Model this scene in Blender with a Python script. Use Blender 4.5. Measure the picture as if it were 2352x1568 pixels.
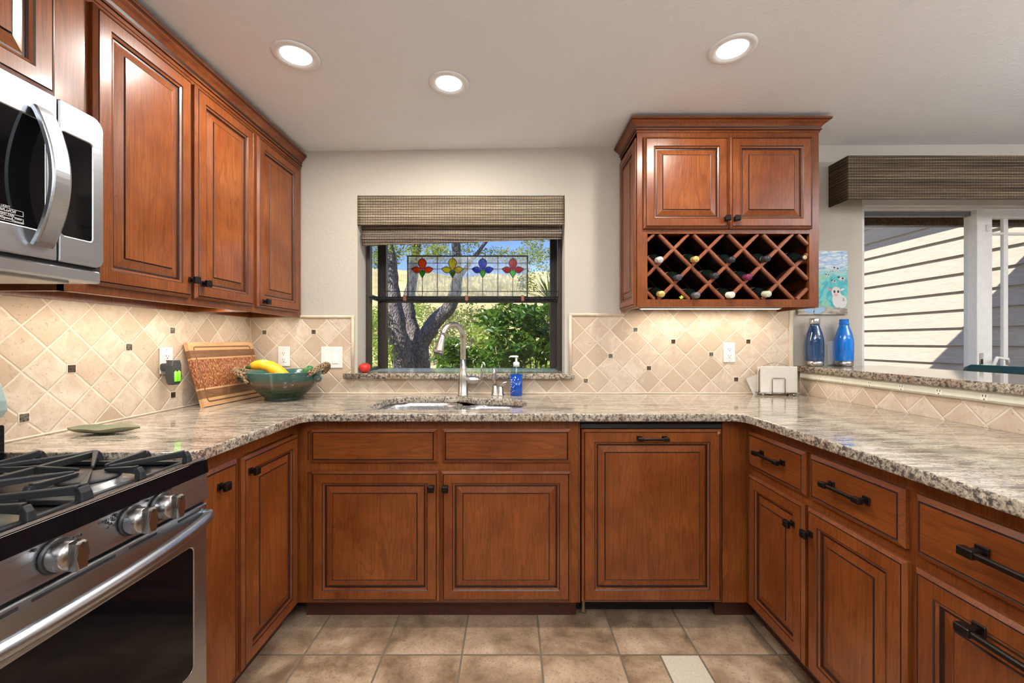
import bpy, bmesh, math, random
from mathutils import Vector, Matrix
random.seed(7)
for o in list(bpy.data.objects): bpy.data.objects.remove(o)
SC = bpy.context.scene
COL = SC.collection
PI = math.pi
# ---------------------------------------------------------------- camera
F = 955.0; CH = 1.214            # focal length in pixels (2352 wide), camera height
cam = bpy.data.cameras.new('camera'); cam.lens = 36*F/2352; cam.sensor_width = 36; cam.clip_start = .02; cam.clip_end = 300
co = bpy.data.objects.new('camera', cam); COL.objects.link(co)
co.location = (0, 0, CH); co.rotation_euler = (PI/2, 0, 0); SC.camera = co
# ---------------------------------------------------------------- world, sun, exposure
w = bpy.data.worlds.new('sky'); SC.world = w; w.use_nodes = True
nt = w.node_tree; nt.nodes.clear()
sky = nt.nodes.new('ShaderNodeTexSky'); sky.sky_type = 'NISHITA'; sky.sun_disc = False
sky.sun_elevation = math.radians(38); sky.sun_rotation = math.radians(233); sky.air_density = 1.0; sky.dust_density = .6; sky.ozone_density = 2.0
bg = nt.nodes.new('ShaderNodeBackground'); bg.inputs[1].default_value = .21
wo = nt.nodes.new('ShaderNodeOutputWorld')
tint = nt.nodes.new('ShaderNodeMix'); tint.data_type = 'RGBA'; tint.blend_type = 'MULTIPLY'; tint.inputs[0].default_value = 1; tint.inputs[7].default_value = (.74, .80, 1.12, 1)
nt.links.new(sky.outputs[0], tint.inputs[6]); nt.links.new(tint.outputs[2], bg.inputs[0]); nt.links.new(bg.outputs[0], wo.inputs[0])
sun = bpy.data.lights.new('sun', 'SUN'); sun.energy = 9.0; sun.angle = .009; sun.color = (1, .93, .82)
so = bpy.data.objects.new('sun', sun); COL.objects.link(so); so.location = (-6, -6, 8)
so.rotation_euler = Vector((1, .75, -.93)).to_track_quat('-Z', 'Y').to_euler()
SC.view_settings.view_transform = 'Standard'; SC.view_settings.look = 'None'
SC.view_settings.exposure = 0.0; SC.view_settings.gamma = 1.0; SC.view_settings.use_curve_mapping = False
CAN_W = 13.0; FILL_W = 95.0; STRIP_W = 1.7

# ---------------------------------------------------------------- mesh helpers
class MB:
    def __init__(s): s.bm = bmesh.new(); s.M = Matrix.Identity(4)
    def v(s, p): return s.bm.verts.new(s.M @ Vector(p))
    def f(s, vs, m=0, sm=False):
        try: fc = s.bm.faces.new(vs)
        except ValueError: return None
        fc.material_index = m; fc.smooth = sm; return fc
    def box(s, x0, x1, y0, y1, z0, z1, m=0, bev=0, seg=1):
        if x0 > x1: x0, x1 = x1, x0
        if y0 > y1: y0, y1 = y1, y0
        if z0 > z1: z0, z1 = z1, z0
        V = [s.v(p) for p in ((x0,y0,z0),(x1,y0,z0),(x1,y1,z0),(x0,y1,z0),(x0,y0,z1),(x1,y0,z1),(x1,y1,z1),(x0,y1,z1))]
        fs = [s.f([V[i] for i in q], m) for q in ((0,3,2,1),(4,5,6,7),(0,1,5,4),(1,2,6,5),(2,3,7,6),(3,0,4,7))]
        if bev > 0:
            es = set(e for fc in fs for e in fc.edges)
            r = bmesh.ops.bevel(s.bm, geom=list(es), offset=bev, segments=seg, profile=.5, affect='EDGES', clamp_overlap=True)
            for fc in r['faces']: fc.material_index = m
        return s
    def prism(s, poly, a0, a1, axis='z', m=0, sm=False, bev=0):
        """poly: list of 2D points; axis z -> (x,y), axis y -> (x,z), axis x -> (y,z)"""
        def mk(p, a):
            return {'z': (p[0], p[1], a), 'y': (p[0], a, p[1]), 'x': (a, p[0], p[1])}[axis]
        A = [s.v(mk(p, a0)) for p in poly]; B = [s.v(mk(p, a1)) for p in poly]; n = len(poly)
        fs = [s.f(A[::-1], m), s.f(B, m)]
        for i in range(n): fs.append(s.f([A[i], A[(i+1) % n], B[(i+1) % n], B[i]], m, sm))
        if bev > 0:
            es = set(e for fc in fs[:2] if fc for e in fc.edges)
            r = bmesh.ops.bevel(s.bm, geom=list(es), offset=bev, segments=2, profile=.5, affect='EDGES', clamp_overlap=True)
            for fc in r['faces']: fc.material_index = m
        return s
    def lathe(s, prof, c=(0,0,0), n=32, m=0, sm=True, axis='z', mats=None, cap=True):
        """prof: list of (r, h)"""
        rings = []
        def P(r, h, a):
            ca, sa = r*math.cos(a), r*math.sin(a)
            if axis == 'z': return (c[0]+ca, c[1]+sa, c[2]+h)
            if axis == 'y': return (c[0]+ca, c[1]+h, c[2]+sa)
            return (c[0]+h, c[1]+ca, c[2]+sa)
        for r, h in prof:
            if r < 1e-6: rings.append([s.v(P(0, h, 0))])
            else: rings.append([s.v(P(r, h, 2*PI*i/n)) for i in range(n)])
        for k in range(len(rings)-1):
            A, B = rings[k], rings[k+1]; mm = mats[k] if mats else m
            for i in range(n):
                j = (i+1) % n
                if len(A) == 1 and len(B) == 1: break
                if len(A) == 1: s.f([A[0], B[j], B[i]], mm, sm)
                elif len(B) == 1: s.f([A[i], A[j], B[0]], mm, sm)
                else: s.f([A[i], A[j], B[j], B[i]], mm, sm)
        if cap:
            if len(rings[0]) > 1: s.f(rings[0][::-1], mats[0] if mats else m)
            if len(rings[-1]) > 1: s.f(rings[-1], mats[-1] if mats else m)
        return s
    def tube(s, pts, r, n=10, m=0, cap=True, closed=False, flat=1.0):
        pts = [Vector(p) for p in pts]; N = len(pts)
        rr = r if isinstance(r, (list, tuple)) else [r]*N
        rings = []; up = Vector((0,0,1)); prev = None
        for i, p in enumerate(pts):
            if closed: t = pts[(i+1) % N]-pts[i-1]
            else: t = pts[min(i+1, N-1)]-pts[max(i-1, 0)]
            if t.length < 1e-9: t = Vector((0,0,1))
            t.normalize()
            if prev is None:
                a = t.cross(up)
                if a.length < .05: a = t.cross(Vector((0,1,0)))
                a.normalize()
            else:
                a = prev - t*prev.dot(t)
                if a.length < 1e-6: a = t.cross(up)
                a.normalize()
            prev = a; b = t.cross(a)
            rings.append([s.v(p+a*(rr[i]*math.cos(2*PI*k/n))+b*(rr[i]*flat*math.sin(2*PI*k/n))) for k in range(n)])
        for i in range(N if closed else N-1):
            A, B = rings[i], rings[(i+1) % N]
            for k in range(n): s.f([A[k], A[(k+1) % n], B[(k+1) % n], B[k]], m, True)
        if cap and not closed: s.f(rings[0][::-1], m); s.f(rings[-1], m)
        return s
    def ball(s, c, r, m=0, n=12, sc=(1,1,1)):
        prof = [(r*math.sin(PI*i/n), -r*math.cos(PI*i/n)) for i in range(n+1)]
        prof[0] = (0, -r); prof[-1] = (0, r)
        M0 = s.M; s.M = s.M @ Matrix.Translation(c) @ Matrix.Diagonal((*sc, 1))
        s.lathe(prof, n=n*2, m=m); s.M = M0
        return s
    def strip(s, pts, w, h, up=(0,0,1), m=0):
        """rectangular bar swept along pts: w across, h along up"""
        pts = [Vector(p) for p in pts]; up = Vector(up).normalized(); N = len(pts); R = []
        ws = w if isinstance(w, (list, tuple)) else [w]*N; hs = h if isinstance(h, (list, tuple)) else [h]*N
        for i, p in enumerate(pts):
            t = (pts[min(i+1, N-1)]-pts[max(i-1, 0)]).normalized(); a = t.cross(up).normalized(); b = a.cross(t).normalized()
            R.append([s.v(p+a*x*ws[i]/2+b*z*hs[i]/2) for x, z in ((-1,-1),(1,-1),(1,1),(-1,1))])
        for i in range(N-1):
            for k in range(4): s.f([R[i][k], R[i][(k+1) % 4], R[i+1][(k+1) % 4], R[i+1][k]], m)
        s.f(R[0][::-1], m); s.f(R[-1], m)
        return s
    def build(s, name, mats, parent=None, loc=None, rot=None, recalc=True):
        if recalc: bmesh.ops.recalc_face_normals(s.bm, faces=s.bm.faces[:])
        me = bpy.data.meshes.new(name); s.bm.to_mesh(me); s.bm.free()
        if not isinstance(mats, (list, tuple)): mats = [mats]
        for m in mats: me.materials.append(m)
        o = bpy.data.objects.new(name, me); COL.objects.link(o)
        if parent: o.parent = parent
        if loc: o.location = loc
        if rot: o.rotation_euler = rot
        return o

def tag(o, label, cat, group=None, kind=None):
    if label: o['label'] = label
    if cat: o['category'] = cat
    if group: o['group'] = group
    if kind: o['kind'] = kind
    return o
def thing(name, label, cat, loc=(0,0,0), rz=0, group=None):
    o = bpy.data.objects.new(name, None); o.empty_display_size = .05; COL.objects.link(o)
    o.location = loc; o.rotation_euler = (0, 0, rz); return tag(o, label, cat, group)
def struct(o): o['kind'] = 'structure'; return o
def dup_tree(o, parent=None):
    c = o.copy(); COL.objects.link(c)
    if parent: c.parent = parent
    for ch in list(o.children): dup_tree(ch, c)
    return c
def rrect(x0, x1, y0, y1, r, n=6):
    P = []
    for cx, cy, a0 in ((x1-r, y1-r, 0), (x0+r, y1-r, PI/2), (x0+r, y0+r, PI), (x1-r, y0+r, 1.5*PI)):
        for k in range(n+1):
            a = a0+PI/2*k/n; P.append((cx+r*math.cos(a), cy+r*math.sin(a)))
    return P
def fillet(pts, rad, n=5):
    """round polygon corners; rad list per point"""
    out = []; N = len(pts)
    for i, p in enumerate(pts):
        r = rad[i] if isinstance(rad, (list, tuple)) else rad
        p = Vector(p)
        if r <= 0: out.append(tuple(p)); continue
        a = Vector(pts[i-1])-p; b = Vector(pts[(i+1) % N])-p; a.normalize(); b.normalize()
        half = a.angle(b)/2; d = r/math.tan(half)
        p0 = p+a*d; p1 = p+b*d; c = p+(a+b).normalized()*(r/math.sin(half))
        v0 = p0-c; v1 = p1-c
        for k in range(n+1):
            t = k/n; v = v0.lerp(v1, t); v.normalize(); out.append(tuple(c+v*r))
    return out
def slab2d(name, outer, holes, z0, z1, mats, bevel=0, parent=None, M=None):
    cu = bpy.data.curves.new(name, 'CURVE'); cu.dimensions = '2D'; cu.fill_mode = 'BOTH'
    for P in [outer]+list(holes):
        sp = cu.splines.new('POLY'); sp.points.add(len(P)-1); sp.use_cyclic_u = True
        for i, p in enumerate(P): sp.points[i].co = (p[0], p[1], 0, 1)
    cu.extrude = (z1-z0)/2-bevel; cu.bevel_depth = bevel; cu.bevel_resolution = 2; cu.offset = -bevel
    t = bpy.data.objects.new(name+'_tmp', cu); COL.objects.link(t)
    me = bpy.data.meshes.new_from_object(t.evaluated_get(bpy.context.evaluated_depsgraph_get()))
    bpy.data.objects.remove(t); bpy.data.curves.remove(cu)
    me.transform(Matrix.Translation((0, 0, (z0+z1)/2)))
    if M is not None: me.transform(M)
    me.name = name; me.materials.clear()
    for m in (mats if isinstance(mats, (list, tuple)) else [mats]): me.materials.append(m)
    o = bpy.data.objects.new(name, me); COL.objects.link(o)
    if parent: o.parent = parent
    return o
def text_obj(name, body, size, mat, parent, M, extrude=.0004):
    cu = bpy.data.curves.new(name, 'FONT'); cu.body = body; cu.size = size; cu.extrude = extrude; cu.align_x = 'CENTER'; cu.align_y = 'CENTER'
    t = bpy.data.objects.new(name+'_tmp', cu); COL.objects.link(t)
    me = bpy.data.meshes.new_from_object(t.evaluated_get(bpy.context.evaluated_depsgraph_get()))
    bpy.data.objects.remove(t); bpy.data.curves.remove(cu); me.transform(M); me.materials.clear(); me.materials.append(mat)
    o = bpy.data.objects.new(name, me); COL.objects.link(o); o.parent = parent; return o

# ---------------------------------------------------------------- material helpers
class NM:
    def __init__(s, name):
        s.m = bpy.data.materials.new(name); s.m.use_nodes = True; s.t = s.m.node_tree; s.t.nodes.clear()
        s.out = s.n('ShaderNodeOutputMaterial'); s.p = s.n('ShaderNodeBsdfPrincipled'); s.l(s.p.outputs[0], s.out.inputs[0])
    def n(s, ty, **kw):
        nd = s.t.nodes.new(ty)
        for k, v in kw.items(): setattr(nd, k, v)
        return nd
    def l(s, a, b): s.t.links.new(a, b)
    def set(s, **kw):
        for k, v in kw.items():
            i = s.p.inputs[k.replace('_', ' ')]
            if hasattr(v, 'is_output') or isinstance(v, bpy.types.NodeSocket): s.l(v, i)
            else: i.default_value = (*v, 1) if isinstance(v, tuple) and len(v) == 3 else v
        return s
    def obj(s): return s.n('ShaderNodeTexCoord').outputs['Object']
    def mapping(s, vec, scale=(1,1,1), loc=(0,0,0), rot=(0,0,0)):
        mp = s.n('ShaderNodeMapping'); s.l(vec, mp.inputs[0]); mp.inputs['Scale'].default_value = scale
        mp.inputs['Location'].default_value = loc; mp.inputs['Rotation'].default_value = rot; return mp.outputs[0]
    def noise(s, vec, scale=5, detail=4, rough=.5, dist=0, out=0):
        k = s.n('ShaderNodeTexNoise'); s.l(vec, k.inputs['Vector']); k.inputs['Scale'].default_value = scale
        k.inputs['Detail'].default_value = detail; k.inputs['Roughness'].default_value = rough; k.inputs['Distortion'].default_value = dist
        return k.outputs[out]
    def vor(s, vec, scale=5, feature='F1', out=0):
        k = s.n('ShaderNodeTexVoronoi', feature=feature); s.l(vec, k.inputs['Vector']); k.inputs['Scale'].default_value = scale; return k.outputs[out]
    def ramp(s, fac, stops, interp='LINEAR'):
        r = s.n('ShaderNodeValToRGB'); s.l(fac, r.inputs[0]); e = r.color_ramp.elements; r.color_ramp.interpolation = interp
        while len(e) < len(stops): e.new(.5)
        for i, (p, c) in enumerate(stops):
            e[i].position = p; e[i].color = (*c, 1) if isinstance(c, tuple) else (c, c, c, 1)
        return r.outputs[0]
    def math(s, op, a, b=None, c=None, clamp=False):
        k = s.n('ShaderNodeMath', operation=op, use_clamp=clamp)
        for i, x in enumerate((a, b, c)):
            if x is None: continue
            if isinstance(x, (int, float)): k.inputs[i].default_value = x
            else: s.l(x, k.inputs[i])
        return k.outputs[0]
    def mix(s, fac, a, b, bt='MIX'):
        k = s.n('ShaderNodeMix', data_type='RGBA', blend_type=bt)
        for i, x in ((0, fac), (6, a), (7, b)):
            if isinstance(x, (int, float)): k.inputs[i].default_value = x
            elif isinstance(x, tuple): k.inputs[i].default_value = (*x, 1)
            else: s.l(x, k.inputs[i])
        return k.outputs[2]
    def bump(s, h, strength=.3, dist=.002):
        b = s.n('ShaderNodeBump'); b.inputs['Strength'].default_value = strength; b.inputs['Distance'].default_value = dist
        s.l(h, b.inputs['Height']); s.l(b.outputs[0], s.p.inputs['Normal']); return s
    def sep(s, vec):
        k = s.n('ShaderNodeSeparateXYZ'); s.l(vec, k.inputs[0]); return k.outputs
    def comb(s, x, y, z=0):
        k = s.n('ShaderNodeCombineXYZ')
        for i, v in enumerate((x, y, z)):
            if isinstance(v, (int, float)): k.inputs[i].default_value = v
            else: s.l(v, k.inputs[i])
        return k.outputs[0]
def plain(name, col, rough=.5, metal=0, spec=.5, **kw):
    a = NM(name); a.set(Base_Color=col, Roughness=rough, Metallic=metal, Specular_IOR_Level=spec)
    # faint variation so that no surface is dead flat
    o = a.obj(); nz = a.noise(o, 40, 3); a.set(Base_Color=a.mix(.10, col, a.ramp(nz, [(.3, tuple(c*.6 for c in col)), (.7, tuple(min(1, c*1.25) for c in col))])))
    for k, v in kw.items(): a.set(**{k: v})
    return a.m

def wood(name, axis, base=(.180,.043,.0085), dark=(.058,.011,.003), light=(.280,.082,.0185), rough=.30):
    a = NM(name); o = a.obj(); oi = a.n('ShaderNodeObjectInfo')
    off = a.math('MULTIPLY', oi.outputs['Random'], 17.0)
    v = a.n('ShaderNodeVectorMath', operation='ADD'); a.l(o, v.inputs[0]); a.l(a.comb(off, off, off), v.inputs[1]); o = v.outputs[0]
    sc = {'z': (9, 9, 1.1), 'x': (1.1, 9, 9), 'y': (9, 1.1, 9)}[axis]
    q = a.mapping(o, sc)
    cath = a.noise(q, 1.15, 3, .45, 1.6)
    rings = a.math('FRACT', a.math('MULTIPLY', cath, 9.0))
    ringm = a.ramp(rings, [(0, .0), (.55, .25), (.93, 1.0), (1, 0)])
    fine = a.noise(a.mapping(o, {'z': (260, 260, 7), 'x': (7, 260, 260), 'y': (260, 7, 260)}[axis]), 1, 3, .6)
    blot = a.noise(o, 5.5, 3, .55)
    c = a.mix(a.ramp(blot, [(.32, 0.0), (.68, 1.0)]), base, light)
    c = a.mix(a.math('MULTIPLY', ringm, .38), c, dark)
    c = a.mix(a.ramp(fine, [(.35, .35), (.62, 0.0)]), c, dark)
    a.set(Base_Color=c, Roughness=rough, Specular_IOR_Level=.38, Coat_Weight=.12, Coat_Roughness=.14)
    a.bump(fine, .05, .0006)
    return a.m
WOODZ = wood('cherry_wood_vertical_grain', 'z'); WOODX = wood('cherry_wood_horizontal_grain', 'x'); WOODY = wood('cherry_wood_depth_grain', 'y')
GLAZE = plain('dark_glaze_line', (.028,.008,.005), .4)
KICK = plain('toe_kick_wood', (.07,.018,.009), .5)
BLACKV = plain('black_void', (.006,.006,.006), .7)
BRONZE = plain('dark_bronze', (.022,.017,.015), .34, .75)
STEEL = NM('brushed_steel'); _o = STEEL.obj()
_s = STEEL.noise(STEEL.mapping(_o, (5, 5, 1600)), 1, 2, .5)
STEEL.set(Base_Color=(.45,.48,.52), Metallic=1.0, Roughness=STEEL.ramp(_s, [(.3, .27), (.7, .36)])); STEEL = STEEL.m
STEELH = NM('brushed_steel_fine'); _o = STEELH.obj(); _s = STEELH.noise(STEELH.mapping(_o, (300, 8, 300)), 1, 3, .6)
STEELH.set(Base_Color=(.64,.64,.65), Metallic=1.0, Roughness=STEELH.ramp(_s, [(.3, .2), (.7, .32)])); STEELH = STEELH.m
NICKEL = plain('brushed_nickel', (.56,.54,.50), .27, 1.0)
CHROME = plain('polished_chrome', (.8,.8,.8), .1, 1.0)
BGLASS = plain('black_glass', (.004,.004,.005), .06, 0, .22)
BPLAST = plain('black_plastic', (.02,.021,.023), .38)
IRON = plain('cast_iron', (.012,.013,.015), .5, .0, .4)
WHITEP = plain('white_plastic', (.80,.79,.76), .35)
WHITET = plain('white_trim_paint', (.84,.84,.84), .4)
IVORY = plain('ivory_plastic', (.72,.70,.58), .4)
DARKSLOT = plain('dark_slot', (.02,.02,.02), .6)
DFRAME = plain('dark_window_frame', (.035,.024,.018), .4)
COPPER = plain('copper_clip', (.22,.10,.055), .4, .5)

def wallmat(name, col, bs=.35):
    a = NM(name); o = a.obj(); n1 = a.noise(o, 55, 5, .6); n2 = a.noise(o, 170, 3, .6)
    a.set(Base_Color=a.mix(.25, col, a.ramp(a.noise(o, 3, 3), [(.3, tuple(c*.94 for c in col)), (.7, tuple(min(1, c*1.04) for c in col))])), Roughness=.72)
    a.bump(a.math('ADD', n1, a.math('MULTIPLY', n2, .5)), bs, .006); return a.m
WALL = wallmat('painted_orange_peel_wall', (.53,.49,.425)); CEIL = wallmat('ceiling_texture', (.82,.83,.84), .3)

def granite(name):
    a = NM(name); o = a.obj()
    st = a.mapping(o, (2.2, 11.0, 9.0), rot=(0, 0, .10))
    s1 = a.noise(st, 1.6, 7, .68, .9); s2 = a.noise(a.mapping(o, (11, 75, 75), rot=(0, 0, .08)), 1, 6, .72, .6)
    sp = a.noise(o, 150, 4, .75); bl = a.noise(o, 34, 4, .7); sp2 = a.noise(a.mapping(o, loc=(3,1,7)), 85, 5, .8)
    c = a.ramp(s1, [(.32, (.15,.12,.095)), (.43, (.36,.30,.23)), (.54, (.52,.46,.37)), (.68, (.26,.215,.175))])
    c = a.mix(a.ramp(s2, [(.38, .95), (.50, 0.0)]), c, (.075,.07,.07))
    c = a.mix(a.ramp(s2, [(.56, 0.0), (.72, .6)]), c, (.60,.55,.47))
    c = a.mix(a.ramp(sp, [(.38, .8), (.48, 0.0)]), c, (.10,.09,.085))
    c = a.mix(a.ramp(sp2, [(.60, 0.0), (.70, .55)]), c, (.70,.64,.54))
    c = a.mix(a.ramp(bl, [(.33, .7), (.43, 0.0)]), c, (.08,.075,.075))
    a.set(Base_Color=c, Roughness=.09, Specular_IOR_Level=.62, IOR=1.55, Coat_Weight=.12, Coat_Roughness=.02, Coat_IOR=1.6); return a.m
GRANITE = granite('granite')
def granite_edge():
    a = NM('granite_edge'); o = a.obj()
    bl = a.noise(o, 85, 5, .72, .4); sp = a.noise(o, 190, 4, .7); big = a.noise(o, 5, 4, .6)
    c = a.ramp(big, [(.35, (.38,.32,.24)), (.5, (.52,.45,.35)), (.62, (.42,.30,.21))])
    c = a.mix(a.ramp(bl, [(.42, .95), (.52, 0.0)]), c, (.06,.055,.055))
    c = a.mix(a.ramp(bl, [(.57, 0.0), (.67, .7)]), c, (.74,.68,.58))
    c = a.mix(a.ramp(sp, [(.40, .7), (.5, 0.0)]), c, (.10,.09,.085))
    a.set(Base_Color=c, Roughness=.16, Specular_IOR_Level=.6); return a.m
GEDGE = granite_edge()

def travertine(name, hax, h0, z0, a_, sx=1.0):
    """tiles set on the diagonal; hax = horizontal axis index, (h0,z0) a grout crossing, a_ half diagonal"""
    a = NM(name); o = a.obj()
    wob = a.noise(o, 22, 3, .6, out=1); wv = a.n('ShaderNodeVectorMath', operation='MULTIPLY_ADD')
    a.l(wob, wv.inputs[0]); wv.inputs[1].default_value = (.005,)*3; a.l(o, wv.inputs[2])
    S = a.sep(wv.outputs[0]); hh = a.math('SUBTRACT', S[hax], h0+.0025); zz = a.math('SUBTRACT', S[2], z0+.0025)
    u = a.math('DIVIDE', a.math('ADD', hh, zz), 2*a_); v = a.math('DIVIDE', a.math('SUBTRACT', hh, zz), 2*a_)
    def edge(q): 
        fr = a.math('FRACT', q); return a.math('MINIMUM', fr, a.math('SUBTRACT', 1.0, fr))
    e = a.math('MINIMUM', edge(u), edge(v))
    wn = a.n('ShaderNodeTexWhiteNoise', noise_dimensions='3D'); a.l(a.comb(a.math('FLOOR', u), a.math('FLOOR', v), hax), wn.inputs['Vector'])
    tv = wn.outputs['Value']
    off = a.n('ShaderNodeVectorMath', operation='MULTIPLY_ADD'); a.l(wn.outputs['Color'], off.inputs[0]); off.inputs[1].default_value = (9, 9, 9); a.l(o, off.inputs[2])
    veins = a.noise(off.outputs[0], 16, 6, .65, .8); pits = a.noise(off.outputs[0], 95, 4, .7, .4)
    c = a.ramp(tv, [(0, (.44,.345,.25)), (.35, (.60,.505,.385)), (.7, (.68,.595,.48)), (1, (.52,.40,.29))])
    c = a.mix(a.ramp(veins, [(.40, .65), (.58, 0.0)]), c, (.52,.39,.28))
    c = a.mix(a.ramp(veins, [(.58, 0.0), (.74, .5)]), c, (.74,.655,.53))
    c = a.mix(a.ramp(pits, [(.31, .55), (.40, 0.0)]), c, (.33,.23,.14))
    gm = a.ramp(e, [(.020, 1.0), (.033, 0.0)])
    c = a.mix(gm, c, (.70,.62,.50))
    a.set(Base_Color=c, Roughness=.62, Specular_IOR_Level=.25)
    h = a.math('SUBTRACT', a.math('ADD', a.ramp(e, [(.012, 0.0), (.05, 1.0)]), a.math('MULTIPLY', veins, .25)), a.math('MULTIPLY', a.ramp(pits, [(.30, 1.0), (.40, 0.0)]), .45))
    a.bump(h, .6, .003); return a.m
AB = .0725
TR_R = travertine('travertine_right_of_window', 0, .7075, 1.2815, AB)
TR_L = travertine('travertine_left_of_window', 0, -1.42, 1.2665, .0718)
TR_S = travertine('travertine_side_wall', 1, 1.8356, 1.2626, .0705)
TR_B = travertine('travertine_bar', 1, 2.10, .995, .0725)
LINER = NM('travertine_liner'); _o = LINER.obj()
LINER.set(Base_Color=LINER.ramp(LINER.noise(_o, 14, 5, .6), [(.3, (.60,.49,.36)), (.7, (.72,.63,.50))]), Roughness=.5); LINER.bump(LINER.noise(_o, 80, 4), .3, .002); LINER = LINER.m
ACC = NM('bronze_accent_tile'); _o = ACC.obj(); _v = ACC.vor(_o, 130)
ACC.set(Base_Color=ACC.ramp(_v, [(.2, (.05,.045,.035)), (.6, (.20,.19,.15))]), Metallic=.5, Roughness=.35); ACC.bump(_v, .8, .002); ACC = ACC.m
ACCB = NM('brown_accent_tile'); _o = ACCB.obj(); _v = ACCB.noise(_o, 90, 4)
ACCB.set(Base_Color=ACCB.ramp(_v, [(.35, (.03,.018,.012)), (.65, (.11,.07,.05))]), Roughness=.25); ACCB = ACCB.m

def floormat():
    a = NM('floor_tile'); o = a.obj(); P = .306
    S = a.sep(o); u = a.math('DIVIDE', a.math('ADD', S[0], .806+P*20), P); v = a.math('DIVIDE', a.math('SUBTRACT', S[1], 1.6115-P*30), P)
    def edge(q):
        fr = a.math('FRACT', q); return a.math('MINIMUM', fr, a.math('SUBTRACT', 1.0, fr))
    e = a.math('MINIMUM', edge(u), edge(v))
    wn = a.n('ShaderNodeTexWhiteNoise', noise_dimensions='3D'); a.l(a.comb(a.math('FLOOR', u), a.math('FLOOR', v), 2), wn.inputs['Vector'])
    off = a.n('ShaderNodeVectorMath', operation='MULTIPLY_ADD'); a.l(wn.outputs['Color'], off.inputs[0]); off.inputs[1].default_value = (9, 9, 9); a.l(o, off.inputs[2])
    n1 = a.noise(off.outputs[0], 6.5, 6, .62, .3); n2 = a.noise(off.outputs[0], 110, 5, .7)
    c = a.ramp(n1, [(.34, (.11,.063,.032)), (.45, (.25,.160,.095)), (.56, (.38,.262,.168)), (.70, (.50,.37,.255))])
    c = a.mix(a.math('MULTIPLY', wn.outputs['Value'], .25), c, (.40,.29,.20))
    c = a.mix(a.ramp(n2, [(.36, .55), (.46, 0.0)]), c, (.12,.075,.048))
    # the pale cut tile set in the second row
    def rng(s_, lo, hi): return a.math('MULTIPLY', a.math('GREATER_THAN', s_, lo), a.math('LESS_THAN', s_, hi))
    pale = a.math('MULTIPLY', rng(S[0], .573, .726), rng(S[1], 1.6115-P, 1.6115))
    c = a.mix(pale, c, a.ramp(n2, [(.3, (.50,.44,.34)), (.7, (.64,.58,.46))]))
    g2 = a.math('MULTIPLY', a.math('LESS_THAN', a.math('ABSOLUTE', a.math('SUBTRACT', S[0], .573)), .0035), rng(S[1], 1.6115-P, 1.6115))
    gm = a.math('MAXIMUM', a.ramp(e, [(.0095, 1.0), (.016, 0.0)]), g2)
    c = a.mix(gm, c, (.15,.12,.09))
    a.set(Base_Color=c, Roughness=a.ramp(n1, [(.3, .34), (.7, .46)]), Specular_IOR_Level=.45)
    a.bump(a.math('ADD', a.ramp(e, [(.008, 0.0), (.03, 1.0)]), a.math('MULTIPLY', n2, .22)), .35, .002); return a.m
FLOOR = floormat()

def weave(name, hz, c0, c1, c2):
    """woven wood shade: horizontal reeds held by vertical threads; hz axis index of width"""
    a = NM(name); o = a.obj(); S = a.sep(o)
    wv = a.noise(a.mapping(o, (2, 2, 45)), 1, 3, .6)
    z = a.math('ADD', S[2], a.math('MULTIPLY', wv, .006))
    reed = a.math('FRACT', a.math('MULTIPLY', z, 66)); band = a.noise(a.mapping(o, (.7, .7, 75)), 1, 4, .8)
    c = a.ramp(band, [(.36, c0), (.5, c1), (.62, c2)])
    fine = a.noise(a.mapping(o, (60, 60, 300)), 1, 2, .6)
    c = a.mix(a.ramp(fine, [(.3, .5), (.6, 0.0)]), c, c0)
    c = a.mix(a.ramp(reed, [(0, .95), (.16, .9), (.26, 0.0), (.94, 0.0), (1, .95)]), c, tuple(x*.25 for x in c0))
    cord = a.math('FRACT', a.math('MULTIPLY', z, 198)); cm = a.ramp(cord, [(0, .45), (.2, .45), (.35, 0)])
    h = a.math('FRACT', a.math('MULTIPLY', S[hz], 68)); hm = a.ramp(h, [(0, .55), (.18, .55), (.26, 0)])
    c = a.mix(a.math('MULTIPLY', cm, 1.0), c, tuple(x*.35 for x in c0))
    c = a.mix(a.math('MULTIPLY', hm, .75), c, tuple(x*.3 for x in c0))
    a.set(Base_Color=c, Roughness=.75, Specular_IOR_Level=.2)
    a.bump(a.math('SUBTRACT', a.math('ADD', a.ramp(reed, [(0, 0), (.5, 1), (1, 0)]), band), hm), .5, .003); return a.m
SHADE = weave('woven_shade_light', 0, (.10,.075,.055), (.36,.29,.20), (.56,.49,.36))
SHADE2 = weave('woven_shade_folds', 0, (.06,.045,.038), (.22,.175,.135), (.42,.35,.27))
VALX = weave('woven_valance', 0, (.05,.035,.022), (.17,.125,.08), (.32,.25,.16))
VALY = weave('woven_valance_side', 1, (.04,.026,.018), (.10,.07,.045), (.17,.12,.08))

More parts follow.
